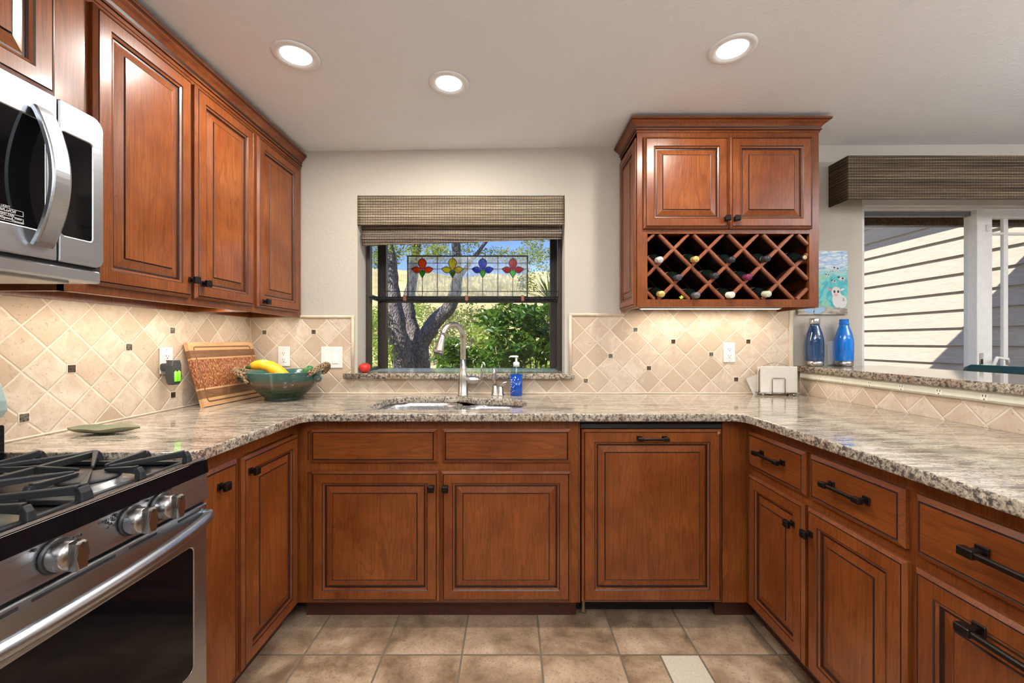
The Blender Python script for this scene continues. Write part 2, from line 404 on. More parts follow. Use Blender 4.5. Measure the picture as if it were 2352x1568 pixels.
def glassmat(name, tint=(1,1,1), gloss=.0, ior=1.45, trans=0.0, tcol=(1,1,1), rough=.02, bumpn=0):
    a = NM(name); a.t.nodes.remove(a.p)
    tr = a.n('ShaderNodeBsdfTransparent'); tr.inputs[0].default_value = (*tint, 1)
    gl = a.n('ShaderNodeBsdfGlossy'); gl.inputs['Roughness'].default_value = rough
    fr = a.n('ShaderNodeFresnel'); ge = a.n('ShaderNodeNewGeometry'); mi_ = a.n('ShaderNodeMix'); a.l(ge.outputs['Backfacing'], mi_.inputs[0]); mi_.inputs[2].default_value = ior; mi_.inputs[3].default_value = 1/ior; a.l(mi_.outputs[0], fr.inputs[0])
    src = tr.outputs[0]
    if trans > 0:
        tl = a.n('ShaderNodeBsdfTranslucent'); tl.inputs[0].default_value = (*tcol, 1); mx = a.n('ShaderNodeMixShader')
        if bumpn:
            v = a.noise(a.mapping(a.obj(), (bumpn, bumpn, bumpn*.3)), 1, 3, .6, 1.0); a.l(a.ramp(v, [(.40, trans*.35), (.6, min(1, trans*1.5))]), mx.inputs[0])
        else: mx.inputs[0].default_value = trans
        a.l(src, mx.inputs[1]); a.l(tl.outputs[0], mx.inputs[2]); src = mx.outputs[0]
    m2 = a.n('ShaderNodeMixShader'); a.l(fr.outputs[0], m2.inputs[0]); a.l(src, m2.inputs[1]); a.l(gl.outputs[0], m2.inputs[2])
    a.l(m2.outputs[0], a.out.inputs[0]); return a.m
GLASS = glassmat('window_glass', (.97,.985,.98), ior=1.3)
def emit(name, col, st):
    a = NM(name); a.t.nodes.remove(a.p); e = a.n('ShaderNodeEmission'); e.inputs[0].default_value = (*col, 1); e.inputs[1].default_value = st
    a.l(e.outputs[0], a.out.inputs[0]); return a.m
LENS = emit('lamp_lens', (1, .96, .9), 6.0); LEDM = emit('led_strip', (1, .86, .68), 4.0)

# ================================================================ SETTING
YB = 2.385; YW = 2.395; XL = -1.50; XW = -1.51; ZC = .914; ZS = .881
XR = 4.6; YR = -3.2
def CZ(x):
    st = [(-1.9, 2.307), (-1.2, 2.307), (.63, 2.337), (2.97, 2.349), (5, 2.349)]
    for (a, za), (b, zb) in zip(st, st[1:]):
        if x <= b: return za+(zb-za)*max(0, (x-a))/(b-a)
    return 2.349
m = MB(); m.box(XW-.15, XR+.15, YR-.15, YW+.14, -.1, 0); struct(m.build('floor', FLOOR))
m = MB(); xs = [-1.66, -1.2, -.6, 0, .63, 1.8, 2.97, 4.75]
lo0 = [m.v((x, YR-.15, CZ(x))) for x in xs]; lo1 = [m.v((x, YW+.0, CZ(x))) for x in xs]
hi0 = [m.v((x, YR-.15, CZ(x)+.1)) for x in xs]; hi1 = [m.v((x, YW+.0, CZ(x)+.1)) for x in xs]
for i in range(len(xs)-1):
    m.f([lo0[i], lo0[i+1], lo1[i+1], lo1[i]]); m.f([hi0[i], hi0[i+1], hi1[i+1], hi1[i]])
    m.f([lo0[i], lo0[i+1], hi0[i+1], hi0[i]]); m.f([lo1[i], lo1[i+1], hi1[i+1], hi1[i]])
struct(m.build('ceiling', CEIL))
WX0, WX1, WZ0, WZ1 = -.890, .3035, 1.0, 2.054     # window opening
DX0, DX1, DZ1 = 2.0165, 4.1, 2.06                 # sliding door opening
TH = .165
m = MB()
m.box(XW-.15, WX0, YW, YW+TH, 0, 2.45); m.box(WX1, DX0, YW, YW+TH, 0, 2.45)
m.box(WX0, WX1, YW, YW+TH, 0, WZ0); m.box(WX0, WX1, YW, YW+TH, WZ1, 2.45)
m.box(DX0, DX1, YW, YW+TH, DZ1, 2.45); m.box(DX1, XR+.15, YW, YW+TH, 0, 2.45)
struct(m.build('wall_back', WALL))
m = MB(); m.box(XW-.15, XW, YR, YW, 0, 2.31); struct(m.build('wall_left', WALL))
m = MB(); m.box(XR, XR+.15, YR, YW, 0, 2.34); struct(m.build('wall_right', WALL))
m = MB(); m.box(XW, XR, YR-.15, YR, 0, 2.30); struct(m.build('wall_front', WALL))
# tile fields of the splashback
TZ1 = 1.352
m = MB(); m.box(XW, XL, -.3, YB, ZC, 1.42); struct(m.build('wall_tile_left', TR_S))
m = MB(); m.box(XL, -.923, YB, YW, ZC, TZ1); struct(m.build('wall_tile_back_left', TR_L))
m = MB(); m.box(-.923, .34, YB, YW, ZC, 1.0); m.box(.33, .34, YB, YW, 1.0, 1.368); m.box(.34, .62, YB, YW, ZC, 1.372); m.box(.62, 1.592, YB, YW, ZC, 1.395)
struct(m.build('wall_tile_back_right', TR_R))
def liner(name, pts, r=.009):
    m = MB(); m.tube(pts, r, 10); return struct(m.build(name, LINER))
liner('trim_1', [(XL, YB, TZ1+.004), (-.912, YB, TZ1+.004)]); liner('trim_2', [(-.914, YB, TZ1+.012), (-.914, YB, 1.03)])
m = MB(); m.box(-.932, -.905, YB-.004, YW, TZ1-.01, TZ1+.012, bev=.003); struct(m.build('trim_3', LINER))
liner('trim_4', [(.335, YB, 1.03), (.335, YB, 1.375)]); liner('trim_5', [(.329, YB, 1.368), (.64, YB, 1.368)])
m = MB(); m.box(1.588, 1.61, YB-.008, YW, ZC, 1.392, bev=.004); struct(m.build('trim_6', LINER))
m = MB(); m.box(XL, 1.65, YB-.006, YB, ZC, ZC+.007, bev=.002); struct(m.build('trim_7', LINER))
m = MB(); m.box(XL, XL+.006, -.3, YB, ZC, ZC+.007, bev=.002); struct(m.build('trim_8', LINER))
# corner joint in the splashback
m = MB(); m.box(XL, XL+.005, YB-.005, YB, ZC, TZ1); struct(m.build('trim_9', LINER))
# accent squares
def accent(pos, wall, mat, label):
    m = MB(); h = .0165
    if wall == 'back':
        x, z = pos; m.box(x-h, x+h, YB-.0015, YB+.004, z-h, z+h, 1, bev=.001); m.box(x-.0115, x+.0115, YB-.003, YB+.004, z-.0115, z+.0115, 0, bev=.001)
    else:
        y, z = pos; m.box(XL-.004, XL+.0015, y-h, y+h, z-h, z+h, 1, bev=.001); m.box(XL-.004, XL+.003, y-.0125, y+.0125, z-.0125, z+.0125, 0, bev=.001)
    o = m.build('accent_tile', [mat, LINER]); tag(o, label, 'tile', 'small square accent tiles of the splashback')
B = lambda px, py: ((px-1176)/400, CH-(py-784)/400)
LW = lambda px, py: (F*1.5/(1176-px), CH-(py-784)*1.5/(1176-px))
for px, py, mt, lb in ((1459,757,ACC,'small green-bronze accent tile high under the wine cabinet, first from the left there'),
    (1546,784,ACCB,'small dark brown accent tile under the middle of the wine cabinet'),
    (1402,817,ACC,'small pale bronze accent tile right of the window at mid height'),
    (1490,845,ACCB,'small dark brown accent tile low below the wine cabinet, left half'),
    (1718,784,ACCB,'small dark accent tile just right above the right-hand power outlet'),
    (1633,813,ACC,'small bronze accent tile just left of the right-hand power outlet'),
    (1345,874,ACC,'small bronze accent tile low beside the right end of the window sill'),
    (1690,871,ACCB,'small dark accent tile directly below the right-hand power outlet')):
    accent(B(px, py), 'back', mt, lb)
for px, py, mt, lb in ((608,763,ACC,'small bronze accent tile in the back left corner above the cutting board'),
    (721,762,ACCB,'small brown accent tile above the double light switch'),
    (722,877,ACCB,'small dark accent tile behind the right rim of the fruit bowl')):
    accent(B(px, py), 'back', mt, lb)
for px, py, mt, lb in ((395.6,758.7,ACC,'small bronze accent tile on side wall above the battery charger outlet'),
    (295.9,796.8,ACC,'small bronze accent tile on side wall left of the charger outlet'),
    (163.9,846.5,ACCB,'small dark brown accent tile on side wall above the green leaf dish'),
    (54.8,959,ACC,'bronze accent tile on side wall nearest the stove, low by the counter'),
    (397,906.7,ACCB,'small dark accent tile on side wall right below the battery charger')):
    accent(LW(px, py), 'left', mt, lb)

# ================================================================ CABINETRY
def loops_front(m, w, h, prof, x0=0, z0=0):
    """nested rectangles: prof list of (inset, y, matindex)"""
    prev = None
    for ins, y, mi in prof:
        R = [m.v((x0+ins, y, z0+ins)), m.v((x0+w-ins, y, z0+ins)), m.v((x0+w-ins, y, z0+h-ins)), m.v((x0+ins, y, z0+h-ins))]
        if prev is None: m.f(R[::-1], 0)
        else:
            for k in range(4): m.f([prev[k], prev[(k+1) % 4], R[(k+1) % 4], R[k]], mi)
        prev = R
    m.f(prev, 0)
def panel_door(w, h, t=.02, fw=.058, x0=0, z0=0):
    m = MB()
    loops_front(m, w, h, [(0,0,0), (0,-(t-.008),0), (.0095,-(t-.0005),0), (.0115,-(t-.003),1), (.0130,-(t-.0002),1), (.0132,-t,0), (fw-.010,-t,0), (fw-.0065,-(t-.003),1),
        (fw,-(t-.0055),0), (fw+.002,-(t-.0105),1), (fw+.008,-(t-.0105),1), (fw+.033,-(t-.004),0), (fw+.0355,-(t-.0048),1), (fw+.0370,-(t-.0014),1), (fw+.0372,-(t-.0012),0)], x0, z0)
    return m
def slab_front(w, h, t=.02, x0=0, z0=0):
    m = MB()
    loops_front(m, w, h, [(0,0,0), (0,-(t-.009),0), (.0125,-(t-.001),0), (.0150,-(t-.0038),1), (.0172,-(t-.0008),1), (.0175,-(t-.0006),0)], x0, z0); return m
def knob(parent, x, z, y=-.02, name='knob', rot=0):
    m = MB(); m.M = Matrix.Translation((x, y, z)) @ Matrix.Rotation(rot, 4, 'Y')
    m.box(-.011, .011, -.004, 0, -.011, .011, bev=.0015); m.box(-.006, .006, -.018, -.003, -.006, .006, bev=.001)
    m.box(-.0135, .0135, -.031, -.017, -.0135, .0135, bev=.003); m.box(-.0095, .0095, -.0325, -.030, -.0095, .0095, bev=.001)
    return m.build(name, BRONZE, parent)
def pull(parent, x, z, L=.15, y=-.02, s=1.0):
    m = MB(); m.M = Matrix.Translation((x, y, z))
    for sx in (-1, 1):
        cx = sx*(L/2-.012*s)
        m.box(cx-.012*s, cx+.012*s, -.005, 0, -.011*s, .011*s, bev=.0015); m.box(cx-.006*s, cx+.006*s, -.022*s, -.004, -.006*s, .006*s, bev=.001)
        m.box(cx-.0135*s, cx+.0135*s, -.037*s, -.021*s, -.0085*s, .0085*s, bev=.002)
    m.box(-L/2+.022*s, L/2-.022*s, -.034*s, -.024*s, -.0055*s, .0055*s, bev=.0025)
    return m.build('handle', BRONZE, parent)
def base_unit(name, label, cat, loc, rz, w, doors=(), drawers=(), depth=.55, top=ZS, toe=True, group=None, wl=None):
    """local frame: x to the viewer's right along the frame front, y into the cabinet, z up"""
    t = thing(name, label, cat, loc, rz, group)
    m = MB(); m.box(0, .018, 0, depth, .099, top); m.box(w-.018, w, 0, depth, .099, top); m.box(0, w, 0, depth, .099, .117)
    m.box(0, w, depth-.01, depth, .099, top)
    m.build('carcass', WOODZ, t)
    m = MB(); m.box(0, .04, -.0009, .019, .099, top); m.box(w-.04, w, -.0009, .019, .099, top)
    m.box(.04, w-.04, -.0005, .019, .83, top); m.box(.04, w-.04, -.0005, .019, .099, .125)
    if drawers: m.box(.04, w-.04, -.0005, .019, .655, .705)
    for d in doors[:-1]: m.box(d[1]-.018, d[1]+.022, -.0009, .0185, .12, .84)
    m.box(.03, w-.03, .012, .016, .12, .84, 0)
    m.build('face_frame', WOODX if False else WOODZ, t)
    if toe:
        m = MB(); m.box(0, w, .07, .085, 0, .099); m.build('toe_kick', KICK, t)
    for d in drawers:
        x0, x1, z0, z1, hw = d
        dr = slab_front(x1-x0, z1-z0, x0=x0, z0=z0).build('drawer', [WOODX, GLAZE], t)
        if hw == 'pull': pull(dr, (x0+x1)/2, (z0+z1)/2+.008, .15)
        elif hw: pull(dr, (x0+x1)/2, (z0+z1)/2+.008, hw, s=1.15)
    for d in doors:
        x0, x1, z0, z1, kind, hw = d
        if kind == 'flat': dm = slab_front(x1-x0, z1-z0, x0=x0, z0=z0)
        else: dm = panel_door(x1-x0, z1-z0, x0=x0, z0=z0)
        do = dm.build('door', [WOODZ, GLAZE], t)
        if hw and hw[0] == 'knob': knob(do, hw[1], hw[2])
        elif hw: pull(do, hw[1], hw[2], hw[3], s=1.15)
    return t
YF = 1.777; XFL = -.915; XFR = 1.006      # face frame planes of the three base runs
X1 = lambda px: (px-1176)*1.757/F
# sink base
ox = -.914
base_unit('sink_cabinet', 'cherry sink base cabinet with two doors and two false drawer fronts under the window', 'cabinet', (ox, YF, 0), 0, 1.198,
    doors=((X1(713)-ox, X1(1008)-ox, .112, .664, 'p', ('knob', X1(992)-ox, .598)), (X1(1012.5)-ox, X1(1312)-ox, .112, .664, 'p', ('knob', X1(1024)-ox, .597))),
    drawers=((X1(710)-ox, X1(1003)-ox, .70, .844, None), (X1(1015)-ox, X1(1311.5)-ox, .70, .844, None)))
# dishwasher
dw = thing('dishwasher', 'dishwasher behind a cherry raised panel, between the sink cabinet and right-hand cabinets', 'dishwasher', (.29, YF, 0))
m = MB(); m.box(.003, .602, .03, .57, .10, .872); m.build('tub', BLACKV, dw)
m = MB(); m.box(.002, .603, -.012, .03, .845, .866, bev=.002); m.build('control_strip', BPLAST, dw)
d = panel_door(.593, .732, t=.022, fw=.062, x0=.006, z0=.11).build('door', [WOODZ, GLAZE], dw); pull(d, .3, .806, .128, y=-.022, s=.9)
m = MB(); m.lathe([(.0,-.0235),(.006,-.0235),(.006,-.021)], (.583, 0, .828), 14, axis='y'); m.build('plug', plain('tan_plug', (.45,.22,.13), .5), d)
m = MB(); m.box(.0, .6, .11, .12, .0, .10); m.build('kick_plate', BLACKV, dw)
m = MB(); m.lathe([(.012,0),(.014,.01),(.008,.02),(.008,.1)], (.03, .09, 0), 12); m.build('leveling_foot', plain('brass_foot', (.35,.28,.15), .4, .6), dw)
# corner filler between dishwasher and right run
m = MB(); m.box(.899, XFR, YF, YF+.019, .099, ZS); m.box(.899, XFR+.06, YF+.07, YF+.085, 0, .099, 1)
m.box(.899, .915, YF+.019, 2.2, .099, ZS)
tag(m.build('corner_filler', [WOODZ, KICK]), 'narrow plain cherry filler panel between dishwasher and right-hand drawers', 'panel')
m = MB(); m.box(.285, .291, YF, 2.2, .099, ZS); m.box(.285, .9, YF-.0005, YF+.019, .868, ZS)
tag(m.build('dishwasher_surround', WOODZ), 'thin cherry rail above the dishwasher below the worktop', 'panel')
# right run: local x = -Y  (origin at the far end)
yo = 1.777
X2 = lambda px: yo-941.6/(px-1176)
base_unit('base_cabinet', 'cherry base cabinet with two small drawers over two doors, right of the dishwasher corner', 'cabinet', (XFR, yo, 0), -PI/2, .742,
    doors=((X2(1716), X2(1844), .112, .660, 'p', ('knob', X2(1816)+.012, .575)), (X2(1851), X2(2078), .112, .660, 'p', ('knob', X2(1851)+.022, .578))),
    drawers=((X2(1715), X2(1846), .690, .840, 'pull'), (X2(1856), X2(2072), .690, .840, 'pull')), depth=.62)
base_unit('base_cabinet', 'cherry base cabinet with long bar handles on drawer and panel front, nearest right', 'cabinet', (XFR, yo-.742, 0), -PI/2, .64,
    doors=((.012, .62, .112, .660, 'p', ('pull', .31, .607, .33)),), drawers=((.012, .62, .690, .840, .33),), depth=.62)
# left run: local x = +Y
base_unit('base_cabinet', 'narrow cherry base cabinet with a flat door beside the stove', 'cabinet', (XFL, 1.128, 0), PI/2, .248,
    doors=((.008, .236, .112, .831, 'flat', ('knob', .145, .77)),), depth=.56)
base_unit('base_cabinet', 'cherry corner base cabinet with a tall panel door left of the sink', 'cabinet', (XFL, 1.376, 0), PI/2, .40,
    doors=((.010, .372, .112, .825, 'p', ('knob', .045, .772)),), depth=.56)

# countertop
CX0, CX1, CYE = -.861, .957, 1.727
outer = [(XL, 1.126), (CX0, 1.126), (CX0, CYE), (CX1, CYE), (CX1, .30), (1.65, .30), (1.65, YB), (XL, YB)]
outer = fillet(outer, [0, .03, .05, .05, .02, 0, 0, 0])
hole = fillet([(-.655, 1.845), (-.275, 1.832), (-.225, 1.84), (.068, 1.86), (.068, 2.17), (-.19, 2.19), (-.26, 2.262), (-.56, 2.268), (-.655, 2.20)], [.09, .12, .12, .12, .13, .10, .06, .15, .08])
ct = slab2d('countertop', outer, [hole], ZS, ZC, [GRANITE, GEDGE], bevel=.004)
for p in ct.data.polygons: p.material_index = 0 if abs(p.normal.z) > .8 else 1
tag(ct, 'long U-shaped speckled grey and cream granite countertop with sink cutout', 'countertop')
# sink
sk = thing('sink', 'double bowl stainless steel sink sunk into the granite below the window', 'sink', (-.29, 2.04, ZS))
def bowl(x0, x1, y0, y1, d, r):
    m = MB(); rings = []
    for ins, z in ((-.012, 0), (0, -.001), (.004, -.02), (.012, -d+.03), (.04, -d), (.09, -d-.004)):
        rings.append([m.v((p[0]+.29, p[1]-2.04, z)) for p in rrect(x0+ins, x1-ins, y0+ins, y1-ins, max(.02, r-ins*.4), 8)])
    for A, B_ in zip(rings, rings[1:]):
        for i in range(len(A)): m.f([A[i], A[(i+1) % len(A)], B_[(i+1) % len(A)], B_[i]], 0, True)
    m.f(rings[-1], 0)
    return m.build('bowl', STEELH, sk, recalc=True)
bowl(-.662, -.268, 1.838, 2.262, .21, .11); bowl(-.236, .075, 1.85, 2.19, .17, .11)
m = MB(); m.box(.018, .058, -.19, .14, -.012, -.003, bev=.003); m.build('divider', STEELH, sk)
for bx, by, bz in ((-.465, 2.06, -.213), (-.08, 2.03, -.173)):
    m = MB(); m.lathe([(0,0),(.035,0),(.042,.004),(.045,0)], (bx+.29, by-2.04, bz), 24); m.build('drain', CHROME, sk)

# ---- upper cabinets
def crown(name, path, closed_end, label, z0, hgt, proj, prof=None, parent=None):
    """path in plan, outward side on the right of travel"""
    pr = prof or [(0,0), (.004,0), (.004,.012), (.010,.014), (.010,.022), (.006,.024), (.010,.034), (.018,.046), (.030,.056), (.030,.062), (.036,.064), (1,.9), (1,1), (0,1)]
    P = []
    for o_, z in pr: P.append((proj if o_ == 1 else o_*proj/.040, z0+(hgt if z in (1,) else (hgt-.010 if z == .9 else z*hgt/.078))))
    m = MB(); pts = [Vector(p) for p in path]; R = []
    for i, p in enumerate(pts):
        d0 = (pts[i]-pts[i-1]).normalized() if i > 0 else None; d1 = (pts[i+1]-pts[i]).normalized() if i < len(pts)-1 else None
        n0 = Vector((d0.y, -d0.x)) if d0 else None; n1 = Vector((d1.y, -d1.x)) if d1 else None
        if n0 is None: n = n1
        elif n1 is None: n = n0
        else: n = (n0+n1); n = n/ (n.dot(n0))
        R.append([m.v((p.x+n.x*o_, p.y+n.y*o_, z)) for o_, z in P])
    K = len(P)
    for A, B_ in zip(R, R[1:]):
        for k in range(K): m.f([A[k], A[(k+1) % K], B_[(k+1) % K], B_[k]], 1 if k in (2, 5, 10) else 0)
    m.f(R[0], 0); m.f(R[-1][::-1], 0)
    o = m.build(name, [WOODY if path[0][0] == path[1][0] else WOODX, GLAZE], parent)
    if not parent: tag(o, label, 'moulding')
    return o
XU = -1.2125   # frame plane of the left uppers
UZ0, UZ1 = 1.3515, 2.215
def upper_unit(label, loc, rz, w, depth, z0, z1, doors, group=None, stiles=(), rs_=.03, ls_=.03):
    t = thing('wall_cabinet', label, 'cabinet', loc, rz, group)
    m = MB(); m.box(0, .016, .0, depth, z0, z1); m.box(w-.016, w, 0, depth, z0, z1); m.box(0, w, 0, depth, z1-.016, z1)
    m.box(0, w, .0, depth, z0+.028, z0+.044); m.box(0, w, depth-.006, depth, z0, z1); m.build('carcass', WOODZ, t)
    m = MB(); m.box(0, w, -.0005, .019, z0, z0+.045); m.box(0, w, -.0005, .019, z1-.04, z1); m.box(0, ls_, -.0009, .019, z0+.001, z1-.001); m.box(w-rs_, w, -.0009, .019, z0+.001, z1-.001)
    for s_ in stiles: m.box(s_-.02, s_+.02, -.0009, .0185, z0+.001, z1-.001)
    m.build('face_frame', WOODZ, t)
    for x0, x1, a, b, kx, kz in doors:
        d = panel_door(x1-x0, b-a, x0=x0, z0=a).build('door', [WOODZ, GLAZE], t)
        if kx is not None: knob(d, kx, kz)
    return t
YU = lambda px: 1138.8/(1176-px)
DZ0, DZT = 1.3765, 2.186
upper_unit('tall cherry wall cabinet with two panel doors right of the microwave', (XU, 1.124, 0), PI/2, .814, .285, UZ0, UZ1,
    ((1.190-1.124, 1.556-1.124, DZ0, DZT, 1.543-1.124, 1.442), (1.572-1.124, 1.929-1.124, DZ0, DZT, 1.603-1.124, 1.437)), stiles=(.44,), ls_=.08)
upper_unit('cherry wall cabinet with a single panel door in the back left corner', (XU, 1.939, 0), PI/2, YB-1.939, .285, UZ0, UZ1,
    ((1.956-1.939, 2.340-1.939, DZ0, DZT, 1.998-1.939, 1.405),))
t = upper_unit('short cherry wall cabinet above the microwave', (-1.157, .36, 0), PI/2, .762, .34, 1.807, UZ1, ((.025, .34, 1.822, DZT, None, None), (.365, .681, 1.822, DZT, None, None)), stiles=(.352,), rs_=.088)
crown('crown_moulding', [(XU, 2.384), (XU, 1.124), (-1.157, 1.124), (-1.157, .36)][::-1], None, 'dark-grooved cherry crown moulding running along top of left wall cabinets', UZ1-.012, 2.2815-UZ1+.012, .035)
# fix direction: outward side must face the room
# wine cabinet
WXa, WXb, WYf, WZa, WZb = .625, 1.534, 2.08, 1.388, 2.262
wc = thing('wine_cabinet', 'cherry wall cabinet with two doors above a diamond lattice wine rack', 'cabinet', (WXa, WYf, 0), 0)
Wd = YB-WYf; Ww = WXb-WXa
m = MB(); m.box(0.016, Ww-.016, .0, Wd, WZa+.012, WZa+.028); m.box(0, Ww, 0, Wd, WZb-.016, WZb)
m.box(.0, Ww, 0, Wd, 1.756, 1.768); m.box(Ww-.016, Ww, 0, Wd, WZa-.004, WZb); m.box(0, .014, 0, Wd, WZa-.004, WZb); m.build('carcass', WOODZ, wc)
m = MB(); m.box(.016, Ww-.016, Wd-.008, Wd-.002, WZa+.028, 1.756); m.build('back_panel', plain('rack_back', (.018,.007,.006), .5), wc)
m = MB(); ro0, ro1, rz0, rz1 = 1.0/1*(.677-WXa), 1.487-WXa, 1.425, 1.753
m.box(0, ro0, -.0009, .019, WZa, WZb); m.box(ro1, Ww, -.0009, .019, WZa, WZb); m.box(ro0, ro1, -.0005, .019, WZa, rz0); m.box(ro0, ro1, -.0005, .019, rz1, 1.79); m.box(ro0, ro1, -.0005, .019, 2.222, WZb); m.box(1.08-WXa-.02, 1.08-WXa+.02, .0, .018, 1.76, 2.24)
m.build('face_frame', WOODZ, wc)
for x0, x1, kx in ((.655, 1.078, 1.060), (1.082, 1.494, 1.107)):
    d = panel_door(x1-x0, 2.232-1.775, x0=x0-WXa, z0=1.775).build('door', [WOODZ, GLAZE], wc); knob(d, kx-WXa, 1.820)
# left end panel
m = panel_door(Wd-.01, WZb-WZa-.03, t=.012, fw=.05); o = m.build('end_panel', [WOODZ, GLAZE], wc, loc=(0, Wd-.004, WZa+.002), rot=(0, 0, -PI/2))
crown('crown_moulding', [(0, Wd), (0, 0), (Ww, 0), (Ww, Wd)], None, '', 2.258, 2.320-2.258, .040, parent=wc)
# lattice
m = MB(); a_ = .0873; lx0 = .8124-WXa; lz0 = 1.678; hw = .0085
def clipline(x0, z0, dx, dz):
    ts = []
    lo, hi = -9, 9
    for p, d_, a0, a1 in ((x0, dx, ro0+.001, ro1-.001), (z0, dz, rz0+.001, rz1-.001)):
        t0, t1 = (a0-p)/d_, (a1-p)/d_
        if t0 > t1: t0, t1 = t1, t0
        lo, hi = max(lo, t0), min(hi, t1)
    return lo, hi
for k in range(-8, 9):
    for s_ in (1, -1):
        lo, hi = clipline(lx0+k*2*a_, lz0, 1, s_)
        if hi-lo < .02: continue
        A = Vector((lx0+k*2*a_+lo, 0, lz0+s_*lo)); B_ = Vector((lx0+k*2*a_+hi, 0, lz0+s_*hi)); n = Vector((-s_, 0, 1)).normalized()
        e_ = .0007 if s_ > 0 else 0
        for yy0, yy1, h_ in ((.004+e_, .022+e_, hw), (.022, Wd-.01, .004), (Wd-.10+e_, Wd-.085+e_, hw)):
            q = [A-n*h_, B_-n*h_, B_+n*h_, A+n*h_]
            if h_ == hw:
                q0 = [A-n*h_*.5, B_-n*h_*.5, B_+n*h_*.5, A+n*h_*.5]
                R0 = [m.v((p.x, yy0, p.z)) for p in q0]; R1 = [m.v((p.x, yy0+.005, p.z)) for p in q]; R2 = [m.v((p.x, yy1, p.z)) for p in q]
                m.f(R0)
                for i in range(4): m.f([R0[i], R0[(i+1) % 4], R1[(i+1) % 4], R1[i]]); m.f([R1[i], R1[(i+1) % 4], R2[(i+1) % 4], R2[i]])
            else:
                R1 = [m.v((p.x, yy0, p.z)) for p in q]; R2 = [m.v((p.x, yy1, p.z)) for p in q]
                for i in range(4): m.f([R1[i], R1[(i+1) % 4], R2[(i+1) % 4], R2[i]], 1)
m.build('lattice', [wood('cherry_lattice', 'z', (.24,.07,.032), (.12,.03,.015), (.30,.10,.045)), plain('rack_divider_shade', (.03,.010,.008), .35)], wc)  # divider boards near-black: shade inside the rack put into their colour
# wine bottles
BOTG = plain('dark_bottle_glass', (.006,.010,.008), .06, 0, .7); LABEL = plain('cream_wine_label', (.5,.45,.33), .6)
def bottle_src():
    t = bpy.data.objects.new('wine_bottle', None); t.empty_display_size = .03; COL.objects.link(t)
    m = MB(); m.lathe([(0,.272),(.033,.272),(.0355,.268),(.0355,.085),(.033,.070),(.022,.050),(.0145,.036),(.0135,.012),(.0148,.010),(.0148,.002),(.011,.0),(0,.0)], n=24, axis='y'); m.build('bottle', BOTG, t)
    m = MB(); m.lathe([(.0361,.10),(.0361,.19)], n=24, axis='y', cap=False); m.build('label', LABEL, t)
    return t
CAPS = {}
def capmat(c, metal, r):
    k = (c, metal)
    if k not in CAPS: CAPS[k] = plain('capsule_%d' % len(CAPS), c, r, metal)
    return CAPS[k]
BS = [(1517,596,(.62,.60,.60),.5,'wine bottle with silver capsule, upper left of the diamond rack'),
      (1600,595,(.62,.44,.13),.6,'wine bottle with gold capsule in upper row of the diamond rack'),
      (1683,596,(.012,.012,.014),0,'wine bottle with plain black top, middle of the upper rack row'),
      (1764,594,(.02,.02,.022),0,'wine bottle with black capsule and grey band, upper row right of middle'),
      (1849,591,(.03,.022,.016),0,'wine bottle with bare cork showing, far right of the rack'),
      (1560,637,(.05,.05,.055),.3,'wine bottle with dark grey capsule, leftmost of middle rack row'),
      (1645,633,(.022,.022,.026),.1,'wine bottle with matt black capsule, centre of middle rack row'),
      (1722,636,(.16,.02,.06),.3,'wine bottle with burgundy red capsule in the diamond rack'),
      (1521,675,(.66,.48,.17),.6,'wine bottle with gold capsule at the bottom left of the rack'),
      (1602,678,(.16,.16,.17),.6,'wine bottle with pewter grey capsule in bottom rack row'),
      (1682,677,(.78,.74,.62),0,'wine bottle with cream white capsule in bottom rack row'),
      (1766,675,(.55,.56,.42),.2,'wine bottle with pale green stopper at the bottom right of the rack')]
src = bottle_src()
for i, (px, py, c, mt, lb) in enumerate(BS):
    o = src if i == 0 else dup_tree(src)
    o.location = ((px-1176)*2.052/F, 2.052, CH-(py-784)*2.052/F); o.rotation_euler = (math.radians(5.5), 0, math.radians(2.4))
    tag(o, lb, 'wine bottle', 'wine bottles in the diamond rack')
for o in [x for x in bpy.data.objects if x.name.split('.')[0] == 'wine_bottle']:
    i = [b[4] for b in BS].index(o['label']); c, mt = BS[i][2], BS[i][3]
    m = MB()
    if i == 4: m.lathe([(0,-.002),(.0095,-.002),(.0105,0)], n=16, axis='y'); m.build('cork', plain('cork', (.62,.42,.24), .7), o); continue
    m.lathe([(0,-.002),(.012,-.002),(.0158,.001),(.0158,.034),(.0152,.046)], n=20, axis='y', cap=False); m.build('capsule', capmat(c, mt, .38), o)
    if i in (3,): m = MB(); m.lathe([(.0162,.036),(.0162,.046)], n=20, axis='y', cap=False); m.build('capsule_band', capmat((.45,.45,.46), .4, .4), o)
m = MB(); m.ball((0,0,.006), .007, sc=(1,1,.8)); m.ball((0,-.003,.013), .005); m.tube([(-.011,0,.011),(0,0,.008),(.011,0,.011)], .0022, 8); m.tube([(-.006,-.004,0),(0,0,.006),(.006,-.004,0)], .002, 8)
o = m.build('toy_figure', plain('lime_rubber', (.55,.75,.08), .4)); o.location = ((1565-1176)*2.088/F, 2.088, 1.4262); tag(o, 'tiny lime green toy sitting at the bottom of the wine rack', 'toy')

# ================================================================ MICROWAVE
XM = -1.10
mw = thing('microwave', 'stainless over-the-range microwave with curved handle under the short cabinet', 'microwave', (XM, .36, 0), PI/2)
W = .762; za, zb = 1.409, 1.804
m = MB(); m.box(.002, W-.002, .03, .395, 1.375, zb, bev=.003); m.build('housing', plain('microwave_housing', (.10,.10,.105), .4, .5), mw)
sx = 1.008-.36
def rframe(m, x0, x1, z0, z1, y0, y1, hx0, hx1, hz0, hz1, r, mi=0, corner=.02, outer_r=(0,0,0,0)):
    pass
